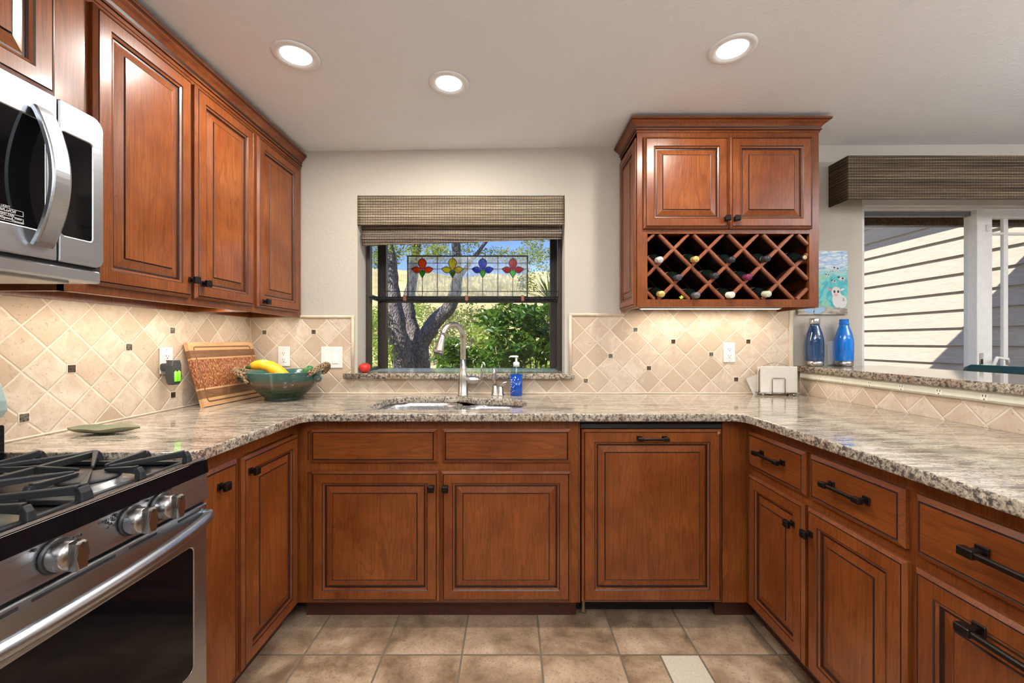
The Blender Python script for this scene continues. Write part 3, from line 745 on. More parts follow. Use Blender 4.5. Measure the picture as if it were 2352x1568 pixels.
# door with window opening
def plate(name, x0, x1, z0, z1, hx0, hx1, hz0, hz1, t, mat, parent, rads, hr=.012, bev=.003):
    out = fillet([(x0,z0),(x1,z0),(x1,z1),(x0,z1)], rads, 6)
    Mx = Matrix(((1,0,0,0),(0,0,1,0),(0,1,0,0),(0,0,0,1)))   # (x,y,z)->(x, z, y)
    o = slab2d(name, out, [rrect(hx0, hx1, hz0, hz1, hr)] if hx0 is not None else [], -t, 0, mat, bevel=bev, parent=parent, M=Mx)
    return o
dr = plate('door', .002, sx-.002, za, zb,   .05, sx-.028, 1.474, 1.728, .03, STEEL, mw, [.004]*4)
dr.location.y = .03
m = MB(); m.box(.045, sx-.022, -.0285, -.02, 1.468, 1.735); m.build('door_glass', BGLASS, dr)
cp = plate('control_panel', sx+.002, W-.001, za, zb, 1.016-.36, 1.090-.36, 1.475, 1.729, .03, STEEL, mw, [.004, .022, .03, .004], hr=.008)
cp.location.y = .03
m = MB(); m.box(1.012-.36, 1.093-.36, -.0285, -.02, 1.47, 1.733); m.build('control_glass', BGLASS, cp)
cp_o = rrect(1.0145-.36, 1.0915-.36, 1.4735, 1.7305, .0095)
# handle: curved strap
m = MB(); pts = []
for k in range(25):
    a = k/24; z = 1.438+(1.752-1.438)*a; pts.append((0, -.032-.043*math.sin(PI*a)**.85, z))
hx = .968-.36
R = []
for i, p in enumerate(pts):
    t0 = Vector(pts[min(i+1, 24)])-Vector(pts[max(i-1, 0)]); t0.normalize(); nrm = Vector((0, -t0.z, t0.y)).normalized()
    P = Vector(p); R.append([m.v((hx+sx_*.021, (P+nrm*n_).y, (P+nrm*n_).z)) for sx_, n_ in ((-1,-.0),( -1,.008),(-.75,.0105),(.75,.0105),(1,.008),(1,0))])
for A, B_ in zip(R, R[1:]):
    for k in range(6): m.f([A[k], A[(k+1) % 6], B_[(k+1) % 6], B_[k]], 0 if k != 5 else 1, True if k in (1,3) else False)
m.f(R[0]); m.f(R[-1])
m.build('handle', [STEEL, BPLAST], dr)
m = MB(); m.box(.0, W-.004, .004, .2, 1.368, 1.400, bev=.004); m.build('vent_strip', STEEL, mw)
m = MB(); m.box(.0, W, .012, .02, 1.398, 1.411); m.build('seam', BLACKV, mw)
m = MB(); m.box(.03, W-.06, .03, .38, 1.361, 1.370, bev=.002)
for k in range(16): m.box(.05+k*.012, .056+k*.012, .05, .2, 1.358, 1.362)
m.build('grease_filter', plain('filter_metal', (.35,.35,.36), .35, .9), mw)
m = MB(); m.prism([(.12,1.362),(.52,1.362),(.50,1.352),(.14,1.352)], .06, .11, 'y', bev=.002); m.build('lamp_cover', BGLASS, mw)
# control marks on the door glass (left of the handle)
WT = emit('white_print', (.8,.8,.8), .55)
WT = plain('white_print', (.75,.75,.75), .5)
FX = Matrix.Rotation(PI/2, 4, 'X')
def onface(x, y, z): return Matrix.Translation((x, y, z)) @ FX
mk = lambda nm, s_, x, z, sz: text_obj(nm, s_, sz, WT, dr, onface(x, -.0288, z))
px0 = lambda px: F*1.1/(1176-px)-.36
mk('printed_label', 'LIGHT', px0(14), 1.5085, .006); mk('printed_label', 'Hi/Lo/Off', px0(17), 1.500, .0085); mk('printed_label', 'VENT FAN', px0(16), 1.4915, .006)
mk('printed_label', '4Speed', px0(15), 1.4835, .008); mk('printed_label', 'Auto\nTimeout', px0(43), 1.4835, .0065)
m = MB()
def orect(m, x0, x1, z0, z1, y=-.0288, w_=.0008):
    m.box(x0, x1, y-.0004, y+.0004, z0, z0+w_); m.box(x0, x1, y-.0004, y+.0004, z1-w_, z1); m.box(x0, x0+w_, y-.0004, y+.0004, z0, z1); m.box(x1-w_, x1, y-.0004, y+.0004, z0, z1)
orect(m, px0(0)-.05, px0(55), 1.494, 1.5055); orect(m, px0(0)-.05, px0(55), 1.4775, 1.489); m.box(px0(29), px0(29)+.0008, -.0292, -.0284, 1.480, 1.487)
m.build('printed_border', WT, dr)

# ================================================================ RANGE
XG = -.82
rg = thing('range', 'stainless gas range with black cast iron grates left of the narrow cabinet', 'stove', (XG, .36, 0), PI/2)
m = MB(); m.box(.004, W-.004, .03, .67, .09, .875); m.build('body', plain('range_side', (.05,.05,.055), .4, .3), rg)
STG = plain('cooktop_steel', (.17,.165,.16), .2, 1.0)
m = MB(); m.box(.0, W, .035, .62, .868, .888, bev=.004); m.box(0, W, .6, .62, .888, .902)
m.prism([(.006,.8992),(.014,.9015),(.030,.899),(.045,.889),(.045,.884),(.010,.895)], 0, W, 'x'); m.box(0, .02, .05, .62, .88, .897, bev=.003); m.box(W-.02, W, .05, .62, .88, .897, bev=.003)
m.build('cooktop', STG, rg)
m = MB(); m.prism([(.003,.8975),(.008,.8985),(.03,.885),(.03,.862),(-.001,.862)], .0, W, 'x'); m.build('front_band', BGLASS, rg)
m = MB(); m.prism([(.004,.862),(.05,.862),(.05,.793),(-.004,.793)], .001, W-.001, 'x'); pn = m.build('control_panel', STEEL, rg)
m = MB(); m.box(.004, W-.004, .012, .04, .775, .795); m.build('gap', BLACKV, rg)
# oven door
od = plate('oven_door', .003, W-.003, .18, .783, .062, W-.052, .365, .687, .045, STEEL, rg, [.004]*4, hr=.016, bev=.004); od.location.y = .045
m = MB(); m.box(.05, W-.04, -.0435, -.03, .355, .70); m.build('oven_glass', BGLASS, od)
for x0, x1 in ((.06,.16),(.19,.33),(.35,.50),(.53,.60),(.66,.735)):
    m = MB(); m.box(x0, x1, -.0455, -.03, .7685, .7745); m.build('vent_slot', DARKSLOT, od)
m = MB(); m.box(.003, W-.003, 0, .05, .02, .172, bev=.004); m.build('storage_drawer', STEEL, rg)
m = MB(); m.box(.0, W, .05, .06, 0, .02); m.build('kick_plate', BLACKV, rg)
m = MB(); pts = []; N = 28
for k in range(N+1):
    a = k/N; x = .012+(W-.024)*a; y = -.012-.050*math.sin(PI*a)**.7; pts.append((x, y, .752))
m.tube(pts, [.0145 if 0 < k < N else .012 for k in range(N+1)], 16, flat=1.0)
m.box(.006, .024, -.02, .002, .738, .766, bev=.004); m.box(W-.024, W-.006, -.02, .002, .738, .766, bev=.004)
m.build('handle', STEEL, od, loc=(0, -.045+.0, 0)); 
# fix: door plate shifted +.045, so its children are given in range coordinates
for ch in od.children:
    if ch.name.startswith('handle'): ch.location.y = -.045
# knobs
CHR = plain('knob_chrome', (.42,.41,.40), .26, 1.0)
for ky in (.97, .894, .747, .59, .512):
    x = ky-.36
    m = MB(); m.lathe([(.030,.0),(.031,-.004),(.029,-.006)], (x, -.0005, .83), 28, axis='y', m=1)
    m.lathe([(.0265,-.004),(.0275,-.008),(.0265,-.030),(.024,-.034),(0,-.035)], (x, 0, .83), 32, axis='y', cap=False)
    m.prism([(x-.010,.806),(x-.006,.8035),(x+.006,.8035),(x+.010,.806),(x+.0115,.83),(x+.010,.854),(x+.006,.8565),(x-.006,.8565),(x-.010,.854),(x-.0115,.83)], -.050, -.030, 'y', bev=.004)
    kn = m.build('knob', [CHR, BPLAST], pn)
    m = MB(); m.box(x-.001, x+.001, -.0512, -.050, .845, .8545); m.build('pointer', BPLAST, kn)
    m = MB(); m.box(x-.034, x-.030, -.0012, .002, .853, .858); m.build('index_mark', BPLAST, pn)
def ptext(s_, x, z, sz): 
    text_obj('printed_label', s_, sz, BPLAST, pn, Matrix.Translation((x, -.0042+.008*(z-.793)/.069, z)) @ Matrix.Rotation(PI/2-.116, 4, 'X'), extrude=.0004)
ptext('TURBO BOIL', .894-.36-.048, .8515, .0075); ptext('SIMMER BURNER', .97-.36+.012, .8590, .0068)
for cx, filled in ((.894-.36-.044, 3), (.747-.36+.036, 2)):
    for q, (dx, dz) in enumerate(((-.007,.005),(-.007,-.005),(0,0),(.007,.005),(.007,-.005))):
        m = MB(); c = (cx+dx, .0005, .842+dz)
        if q == filled: m.lathe([(0,-.0016),(.0026,-.0016),(.0026,.002)], c, 14, axis='y')
        else: m.lathe([(.0020,-.0012),(.0026,-.0012),(.0026,.002),(.0020,.002)], c, 14, axis='y', cap=False)
        m.build('burner_symbol', BPLAST, pn)
# backguard
m = MB(); m.prism([(.60,1.006),(.550,1.010),(.538,1.03),(.540,1.055),(.556,1.10),(.585,1.14),(.66,1.15),(.67,1.0)], .0, W-.001, 'x', bev=.003)
m.build('backguard', plain('backguard_teal_reflection', (.40,.52,.50), .3, .35), rg)  # stainless steel, with its teal reflection put into the base colour
m = MB(); m.box(.004, W-.002, .543, .66, .89, .99, bev=.004); m.build('backguard_base', BGLASS, rg)
# burners (local: x=Y-.36 , y = -(X-XG))
for bx, by, r in ((.575,.13,.055),(.575,.43,.042),(.381,.28,.05),(.18,.13,.042),(.18,.43,.055)):
    m = MB(); m.lathe([(r+.012,0),(r+.012,.004),(r,.006),(r-.002,.018),(0,.018)], (bx, by, .887), 32)
    b = m.build('burner', plain('burner_aluminium', (.33,.33,.34), .4, .8) if bx == .575 and by == .13 else plain('burner_alu', (.3,.3,.31), .4, .8), rg)
    m = MB(); m.lathe([(r-.004,.018),(r-.001,.019),(r-.001,.023),(r-.008,.0255),(0,.027)], (bx, by, .887), 32); m.build('burner_cap', IRON, b)
# grates
def grate(x0, x1, burners):
    m = MB(); zt = .918; y0, y1 = .045, .57; H_ = .014; Wd_ = .011
    def finger(a, b, tw=.010):
        a = Vector((a[0], a[1], zt)); b = Vector((b[0], b[1], zt)); m.strip([a, a.lerp(b, .15), b], [tw*1.2, tw*1.1, tw*.55], [.020, .016, .008])
        m.bm.normal_update()
    def leg(x, y, dx, dy):
        m.strip([(x, y, zt+.004), (x+dx*.006, y+dy*.006, zt-.006), (x+dx*.008, y+dy*.008, .889)], [.014, .014, .02], [.012, .014, .018], up=(dx or .01, dy or .01, 0))
    xm = (x0+x1)/2; ym = .28
    # low rim
    for a, b in (((x0, y0), (x1, y0)), ((x0, y1), (x1, y1)), ((x0, y0), (x0, y1)), ((x1, y0), (x1, y1))):
        m.strip([(a[0], a[1], .894), (b[0], b[1], .894)], .012, .010)
    # long spine bars raised
    m.strip([(x0, ym, zt), (x1, ym, zt)], .012, .016); leg(x0, ym, -1, 0); leg(x1, ym, 1, 0)
    for bx, by, r in burners:
        ya, yb = (y0, ym) if by < ym or len(burners) == 1 else (ym, y1)
        if len(burners) == 1: ya, yb = y0, y1
        for px_, py_ in ((x0, ya), (x1, ya), (x0, yb), (x1, yb)):
            v = Vector((bx-px_, by-py_)); L = v.length; v.normalize(); e = (px_+v.x*(L-.028), py_+v.y*(L-.028))
            finger((px_, py_), e)
            if py_ != ym: leg(px_, py_, 0, -1 if py_ == y0 else 1)
        for px_, py_ in ((bx, ya), (bx, yb)):
            s_ = 1 if by > py_ else -1; finger((px_, py_), (bx, by-s_*.030))
            if py_ != ym: leg(px_, py_, 0, -1 if py_ == y0 else 1)
        for px_, py_ in ((x0, by), (x1, by)):
            s_ = 1 if bx > px_ else -1; finger((px_, py_), (bx-s_*.030, by)); leg(px_, py_, -s_, 0)
    o = m.build('grate', IRON, rg); bv = o.modifiers.new('rounded_edges', 'BEVEL'); bv.width = .0022; bv.segments = 2; bv.limit_method = 'ANGLE'; return o
grate(.478, .738, ((.600,.15,.05),(.600,.43,.04))); grate(.284, .470, ((.377,.28,.05),)); grate(.022, .276, ((.15,.15,.04),(.15,.43,.05)))

# ================================================================ BAR
m = MB(); m.box(1.662, 1.80, .30, YW, 0, 1.041); struct(m.build('wall_bar', WALL))
m = MB(); m.box(1.65, 1.662, .30, YB, ZC, 1.041); struct(m.build('wall_tile_bar', TR_B))
ob = [(1.62, .28), (2.13, .28), (2.13, YW), (1.62, YW)]
bt = slab2d('breakfast_bar', fillet(ob, [.02, .03, 0, 0]), [], 1.043, 1.076, [GRANITE, GEDGE], bevel=.004)
for p in bt.data.polygons: p.material_index = 0 if abs(p.normal.z) > .8 else 1
tag(bt, 'raised granite breakfast bar top on the right', 'countertop')
ps = thing('power_strip', 'long ivory power strip under the edge of the breakfast bar', 'power strip', (1.65, 2.36, 1.0))
m = MB(); m.prism([(1.65-1.65, .041), (-.012, .041), (-.016, .030), (-.016, .012), (-.010, .004), (0, .004)], -1.95, 0, 'y', bev=0); m.build('housing', IVORY, ps)
for k in range(11):
    y = 2.205-2.36-.1535*k
    m = MB(); m.box(-.0185, -.012, y-.0125, y+.0125, .0095, .0345, bev=.0015); s_ = m.build('socket', plain('socket_ivory', (.80,.78,.66), .35) if k == 0 else bpy.data.materials['socket_ivory'], ps)
    m = MB(); m.box(-.0190, -.017, y-.0065, y-.0045, .022, .030); m.box(-.0190, -.017, y+.003, y+.005, .022, .030); m.box(-.0190, -.017, y-.002, y+.0015, .0125, .0165)
    m.build('slots', DARKSLOT, s_)

# ================================================================ WINDOW
w1 = struct(thing('window_1', None, None, (-.295, 2.56, 1.03))); 
GX0, GX1, GY0, GY1, GZ0, GZ1 = -.885, .300, 2.56, 2.82, 1.03, 2.04
def wl(m): m.M = Matrix.Translation((.295, -2.56, -1.03)); return m
m = wl(MB())
pw = .022
for x in (GX0, GX1-pw): m.box(x, x+pw, GY0-.035, GY0+.01, GZ0, GZ1, bev=.002)
m.box(GX0, GX1, GY0-.035, GY0+.01, GZ1-.03, GZ1)
for x in (GX0-.01, GX1-.045): m.box(x, x+.055, GY1-.05, GY1, GZ0, GZ1, bev=.002)
m.box(GX0, GX1, GY1-.03, GY1, 1.475, 1.515, bev=.002); m.box(GX0, GX1, GY1-.03, GY1, GZ1-.03, GZ1)
for x in (GX0-.006, GX1-.014): m.box(x, x+.02, GY0, GY1, 1.48, 1.505); m.box(x, x+.02, GY0, GY1, GZ0, GZ0+.02); m.box(x, x+.02, GY0, GY1, GZ1-.02, GZ1)
m.build('window_frame', DFRAME, w1)
m = wl(MB()); m.box(GX0+.04, GX1-.04, GY1-.018, GY1-.014, GZ0, GZ1); m.build('pane', GLASS, w1)
m = wl(MB()); m.box(GX0+.001, GX0+.005, GY0, GY1-.04, GZ0, GZ1); m.build('pane', GLASS, w1)
m = wl(MB()); m.box(GX1-.005, GX1-.001, GY0, GY1-.04, GZ0, GZ1); m.build('pane', GLASS, w1)
m = wl(MB()); m.box(GX0, GX1, GY0, GY1, GZ1, GZ1+.03); m.build('window_head', DFRAME, w1)
BASEW = plain('sky_tinted_board', (.55,.72,.72), .08, 0, .8)  # the sky's bright reflection is put into the pale cyan colour
m = wl(MB()); m.box(GX0, GX1, YW+.11, GY1-.0, 1.010, 1.0335, bev=.002); m.build('window_shelf', BASEW, w1)
m = MB(); pl = [(-.955, YB-.035), (.352, YB-.035), (.352, YW-.0), (WX1, YW-.0), (WX1, YW+.115), (WX0, YW+.115), (WX0, YW-.0), (-.955, YW-.0)]
sl = slab2d('window_sill', pl, [], 1.002, 1.0335, [GRANITE, GEDGE], bevel=.003)
for p in sl.data.polygons: p.material_index = 0 if abs(p.normal.z) > .8 else 1
tag(sl, 'narrow granite window sill shelf behind the faucet', 'window sill')
# roman shade
rs = thing('roman_shade', 'woven wood roman shade pulled up at the top of the sink window', 'window shade', (WX0, 2.42, 2.05))
m = MB(); nx = 40; L = WX1-WX0
def sheet(m, x0, x1, zt, zb0, zb1, y, fold=0, nz=14, th=.006, amp=.0, mi=0):
    for side in (0, 1):
        G = []
        for j in range(nz+1):
            row = []
            for i in range(nx+1):
                a = i/nx; b = j/nz; x = x0+(x1-x0)*a; zb = zb0+(zb1-zb0)*a; z = zt+(zb-zt)*b
                yy = y - (fold*abs(math.sin(PI*3*b+.3)) if fold else 0) + amp*math.sin(a*9+b*3) + side*th
                row.append(m.v((x, yy, z)))
            G.append(row)
        for j in range(nz):
            for i in range(nx): m.f([G[j][i], G[j][i+1], G[j+1][i+1], G[j+1][i]], mi, True)
        if side == 0: G0 = G
        else:
            for j in range(nz):
                for i in (0, nx): m.f([G0[j][i], G0[j+1][i], G[j+1][i], G[j][i]], mi)
            for i in range(nx):
                for j in (0, nz): m.f([G0[j][i], G0[j][i+1], G[j][i+1], G[j][i]], mi)
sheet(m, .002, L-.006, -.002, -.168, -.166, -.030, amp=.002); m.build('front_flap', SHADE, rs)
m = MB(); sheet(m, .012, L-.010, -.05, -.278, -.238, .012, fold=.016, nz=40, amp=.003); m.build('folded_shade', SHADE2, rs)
m = MB(); m.box(.005, L-.008, -.02, .02, -.028, -.002); m.build('head_rail', WHITET, rs)
# wire shelf
ws = thing('wire_shelf', 'black wire shelf across the middle of the garden window', 'shelf', (-.295, 2.66, 1.483))
m = MB(); BLK = plain('black_wire', (.015,.014,.014), .35, .5)
for y in (-.135, .0, .10): m.tube([(-.575, y, 0), (.575, y, 0)], .0028, 8)
for k in range(75): x = -.57+k*1.14/74; m.tube([(x, -.135, .0035), (x, .10, .0035)], .0013, 6)
m.tube([(-.49, -.135, 0), (-.49, -.135, .035), (.575, -.135, .035), (.575, -.135, 0)], .0022, 8)
for x in (-.36, .30): m.tube([(x, -.135, 0), (x, -.135, .035)], .0016, 6)
m.build('wire_grid', BLK, ws)
for x in (-.355, .02, .36):
    m = MB(); m.box(x-.010, x+.010, -.150, -.128, -.024, .010, bev=.003); m.build('clip', COPPER, ws)
# stained glass
SW, SH = .748, .258
sg = thing('stained_glass_panel', 'stained glass panel with orange, yellow, blue and red flowers standing on wire shelf', 'stained glass', (-.649, 2.575, 1.4885))
LEAD = plain('lead_came', (.02,.02,.022), .45, .4)
m = MB(); fw = .008
m.box(0, fw, -.003, .003, 0, SH); m.box(SW-fw, SW, -.003, .003, 0, SH); m.box(0, SW, -.003, .003, 0, fw*.8); m.box(0, SW, -.0031, .0031, SH-fw, SH)
for k in (1, 2, 3): m.box(SW*k/4-.002, SW*k/4+.002, -.0025, .0025, 0, SH)
for k in range(4):
    c = SW*(k+.5)/4
    for v, gap in ((.2105, .024), (.174, .066)):
        m.box(SW*k/4, c-gap, -.002, .002, v-.0016, v+.0016); m.box(c+gap, SW*(k+1)/4, -.002, .002, v-.0016, v+.0016)
    m.box(c-.0016, c+.0016, -.002, .002, 0, .122); m.box(c-.0016, c+.0016, -.002, .002, .240, SH)
m.build('came', LEAD, sg)
m = MB(); m.box(.004, SW-.004, -.0008, .0008, .003, SH-.004); m.build('clear_glass', glassmat('textured_clear_glass', (.93,.95,.95), trans=.26, tcol=(.9,.92,.85), rough=.15, bumpn=70), sg)
def sgm(n_, c): return glassmat(n_, tuple(x**.7 for x in c), ior=1.2, trans=.12, tcol=c, rough=.1, bumpn=120)
COLS = [('orange', (.95,.12,.005)), ('yellow', (.85,.68,.02)), ('blue', (.03,.07,.42)), ('red', (.62,.003,.008))]
GRN = [(.06,.28,.02), (.10,.26,.02), (.10,.5,.05), (.25,.7,.15)]
def blade(kind):
    if kind == 'tall': P = [(0,.240)]+[(.0245*math.sin(PI*min(1, (1-t)**.62 if t > 0 else 1)), .240-.074*t) for t in ()] 
    n = 12; out = []
    if kind == 'tall':
        for i in range(n+1):
            t = i/n; z = .240-.074*t; wv = .0245*math.sin(PI*t**.72)**.85 if 0 < t < 1 else 0; out.append((wv, z))
        return out+[(-x, z) for x, z in out[1:-1][::-1]]
    if kind in ('l', 'r'):
        top = []; bot = []
        for i in range(n+1):
            t = i/n; x = .012+.0545*t; top.append((x, .1735+.016*math.sin(PI*(t*.9+.05))*(1-.3*t)+.001)); bot.append((x, .1735-.024*math.sin(PI*min(1, t*.85+.15))**.9))
        P = top+bot[::-1]
        return P if kind == 'r' else [(-x, z) for x, z in P][::-1]
    return [(0,.166), (.010,.166), (.021,.155), (.012,.140), (.003,.124), (0,.118), (-.003,.124), (-.012,.140), (-.021,.155), (-.010,.166)]
for k in range(4):
    c = SW*(k+.5)/4; gm_ = sgm(COLS[k][0]+'_glass', COLS[k][1]); gr_ = sgm(COLS[k][0]+'_flower_green', GRN[k])
    fl = None
    for kind in ('tall', 'l', 'r', 'cal'):
        P = [(c+x, z) for x, z in blade(kind)]
        m = MB(); m.prism(P, -.0022 if kind == 'tall' else -.0018, .0018, 'y')
        if fl is None:
            fl = m.build('flower', gm_, sg); fl['label'] = COLS[k][0]+' glass flower'
        else: m.build('petal' if kind != 'cal' else 'calyx', gm_ if kind != 'cal' else gr_, fl)
        m = MB(); m.tube([(x, 0, z) for x, z in P], .0024, 6, closed=True); m.build('came', LEAD, fl)

# ================================================================ SLIDING DOOR and surroundings
d1 = struct(thing('door_1', None, None, (3.0, 2.47, 0)))
def dl(m): m.M = Matrix.Translation((-3.0, -2.47, 0)); return m
DX = lambda px: (px-1176)*2.47/F
m = dl(MB())
m.box(DX0, DX1, 2.44, 2.54, 2.012, DZ1); m.box(DX0, DX1, 2.455, 2.54, 1.993, 2.014, bev=.002); m.box(DX0, DX0+.05, 2.439, 2.539, 0, 2.05); m.box(DX1-.05, DX1, 2.439, 2.539, 0, 2.05)
m.box(DX0, DX1, 2.44, 2.54, .0, .05)
m.build('door_frame', WHITET, d1)
m = dl(MB()); m.box(DX0, DX(2238), 2.49, 2.52, 1.965, 1.994); m.build('head_channel', plain('grey_channel', (.16,.16,.17), .5), d1)
m = dl(MB()); m.box(DX(2238), DX(2256), 2.454, 2.531, .05, 2.010, bev=.003); m.build('meeting_post', WHITET, d1)
m = dl(MB()); a0 = DX(2256)
m.box(a0, a0+.05, 2.46, 2.50, .05, 2.0, bev=.003); m.box(a0+.045, DX1-.05, 2.461, 2.499, 1.945, 1.999, bev=.003); m.box(a0+.05, DX1-.05, 2.46, 2.50, .05, .13, bev=.003); m.box(DX1-.11, DX1-.05, 2.46, 2.50, .05, 2.0, bev=.003)
m.box(DX(2306), DX(2316), 2.4712, 2.4888, .13, 1.95); m.box(a0+.05, DX1-.11, 2.472, 2.488, 1.848, 1.862)
sl_ = m.build('sliding_panel', WHITET, d1)
m = dl(MB()); m.box(a0+.045, DX1-.10, 2.478, 2.482, .12, 1.95); m.build('pane', GLASS, sl_)
m = dl(MB()); m.box(a0+.008, a0+.028, 2.452, 2.462, 1.865, 1.905, bev=.002); m.build('latch_block', WHITEP, sl_)
m = dl(MB()); hz_ = CH-(828-784)*2.47/F
m.tube([(a0+.02, 2.455, hz_-.06), (a0+.02, 2.43, hz_-.03), (a0+.03, 2.42, hz_+.02), (a0+.09, 2.42, hz_+.012), (a0+.115, 2.44, hz_-.02)], .009, 10); m.build('handle', WHITEP, sl_)
m = dl(MB()); m.box(DX(2242), DX(2252), 2.450, 2.457, hz_-.06, hz_+.045, bev=.003); m.box(DX(2244.5), DX(2249), 2.4485, 2.452, hz_-.02, hz_+.01, 1); m.build('strike_plate', [CHROME, DARKSLOT], d1)
m = dl(MB()); m.box(DX0+.05, DX(2238), 2.505, 2.508, .05, 1.97); m.build('pane', GLASS, d1)
# valance
vl = thing('valance', 'dark woven wood valance box above the sliding patio door', 'valance', (1.822, 2.254, 1.986))
m = MB(); m.box(0, 2.35, 0, .01, 0, .236, 0); m.build('front_board', VALX, vl)
m = MB(); m.box(0, .01, .010, .140, 0, .236, 0); m.build('side_board', VALY, vl)
m = MB(); m.box(2.34, 2.35, .010, .140, 0, .236, 0); m.build('side_board', VALY, vl)
m = MB(); m.box(.01, 2.34, .010, .140, .226, .234); m.build('top_board', plain('valance_top', (.2,.15,.1), .7), vl)

# painting
pt = thing('painting', 'blue and teal watercolour canvas of cows on the wall behind the wine cabinet', 'painting', (1.637, YW, 1.369))
def paintmat():
    a = NM('watercolour'); o = a.obj(); S = a.sep(o)
    n1 = a.noise(o, 11, 5, .6, 1.6); n2 = a.noise(a.mapping(o, (14, 14, 45)), 1, 4, .6, 1.5)
    sea = a.ramp(n1, [(.30, (.03,.30,.42)), (.42, (.05,.45,.50)), (.50, (.20,.62,.58)), (.58, (.30,.55,.35)), (.68, (.03,.38,.62))])
    sk = a.ramp(n2, [(.36, (.16,.36,.66)), (.48, (.45,.62,.80)), (.58, (.82,.88,.92))])
    c = a.mix(a.ramp(S[2], [(.22, 0.0), (.28, 1.0)]), sea, sk)
    wood_ = a.ramp(a.noise(a.mapping(o, (20, 20, 90)), 1, 3), [(.4, (.25,.2,.16)), (.6, (.55,.5,.42))])
    c = a.mix(a.ramp(S[2], [(.03, 1.0), (.05, 0.0)]), c, wood_)
    a.set(Base_Color=c, Roughness=.35); return a.m
m = MB(); m.box(0, .284, -.016, -.001, 0, .364, bev=.001); m.build('canvas', paintmat(), pt)
CW = plain('painted_white', (.75,.74,.72), .5); CBk = plain('painted_dark', (.03,.03,.035), .5); CPk = plain('painted_pink', (.7,.35,.35), .5); CBl = plain('painted_blue', (.35,.55,.78), .5)
def blob(m, cx, cz, rx, rz_, y, mi=0, n=18, rot=0, th=.0006):
    P = []
    for i in range(n):
        a = 2*PI*i/n; x = rx*math.cos(a); z = rz_*math.sin(a); P.append((cx+x*math.cos(rot)-z*math.sin(rot), cz+x*math.sin(rot)+z*math.cos(rot)))
    m.prism(P, y-th, y, 'y', m=mi)
m = MB(); blob(m, .225, .085, .030, .045, -.0162); blob(m, .252, .072, .028, .036, -.0156); blob(m, .215, .13, .026, .028, -.0166); blob(m, .183, .142, .013, .006, -.0166, 2, rot=-.5); blob(m, .252, .142, .013, .006, -.0166, 0, rot=.4)
blob(m, .207, .130, .006, .008, -.0172, 1); blob(m, .228, .130, .006, .008, -.0172, 1); blob(m, .216, .112, .011, .008, -.0172, 2); blob(m, .258, .085, .007, .011, -.0161, 3, rot=.5)
m.build('painted_calf', [CW, CBk, CPk, plain('painted_grey', (.4,.36,.33), .5)], pt)
for cx, cz, s_ in ((.222, .262, 1.0), (.170, .225, .7), (.205, .19, .8), (.250, .205, 1.2), (.195, .245, .55)):
    m = MB(); blob(m, cx, cz, .016*s_, .007*s_, -.016); blob(m, cx-.015*s_, cz+.006*s_, .006*s_, .005*s_, -.0164, 1); blob(m, cx+.004*s_, cz+.001, .006*s_, .005*s_, -.0166, 1)
    for q in (-.010, -.004, .006, .011): m.box(cx+q*s_-.001, cx+q*s_+.001, -.0166, -.016, cz-.015*s_, cz-.003*s_, 0)
    m.build('painted_cow', [CW, CBk], pt)
m = MB(); blob(m, .06, .025, .035, .016, -.016, rot=-.3); blob(m, .12, .022, .035, .016, -.016, rot=.3); m.build('painted_bow', CBl, pt)

# ================================================================ CEILING LIGHTS
def can(x, y, label, power=CAN_W, vis=True):
    z = CZ(x); t = thing('ceiling_light', label, 'light', (x, y, z), 0, 'recessed ceiling lights')
    m = MB(); m.lathe([(.086,-.001),(.086,-.004),(.078,-.007),(.060,-.006),(.055,.004),(.055,.0)], n=40, cap=False); m.build('trim_ring', WHITET, t)
    m = MB(); m.lathe([(0,-.0035),(.054,-.003),(.054,-.001)], n=32, cap=False); m.build('lens', LENS, t)
    L = bpy.data.lights.new('bulb', 'AREA'); L.shape = 'DISK'; L.size = .10; L.energy = power; L.color = (1, .94, .86)
    lo = bpy.data.objects.new('bulb', L); COL.objects.link(lo); lo.parent = t; lo.location = (0, 0, -.012)
def CAN(px, py, label):
    z = 2.32; 
    for _ in range(3): Y = F*(z-CH)/(784-py); X = (px-1176)*Y/F; z = CZ(X)
    can(X, Y, label)
CAN(680, 127, 'round recessed ceiling light above the left counter, nearest the left cabinets')
CAN(1031, 191, 'round recessed ceiling light above the sink')
CAN(1682, 112, 'round recessed ceiling light in front of the wine cabinet')
for x, y in ((-.55, .1), (.75, .1), (2.6, 1.1), (3.4, 0.2), (2.2, -.9)):
    can(x, y, 'unseen round recessed ceiling light added outside the view as fill', 7)  # extra cans out of view, added to brighten the room
def fill_lamp(x, y, sx_, sy_, up, down, label):  # unseen hanging lamp, added to brighten the ceiling and the room
    z = 1.85; t = thing('added_fill_light', label, 'light', (x, y, z), 0)
    m = MB(); m.box(-sx_/2, sx_/2, -sy_/2, sy_/2, -.02, .02, bev=.008); m.build('housing', WHITET, t)
    for q in (-1, 1):
        m = MB(); m.tube([(q*sx_*.3, 0, .02), (q*sx_*.3, 0, CZ(x)-z)], .003, 8); m.build('cable', STEELH, t)
    for nm, zz, e, rx in (('up_light', .03, up, PI), ('down_light', -.03, down, 0)):
        L = bpy.data.lights.new(nm, 'AREA'); L.shape = 'RECTANGLE'; L.size = sx_-.08; L.size_y = sy_-.04; L.energy = e; L.color = (.93, .96, 1)
        lo = bpy.data.objects.new(nm, L); COL.objects.link(lo); lo.parent = t; lo.location = (0, 0, zz); lo.rotation_euler = (rx, 0, 0)
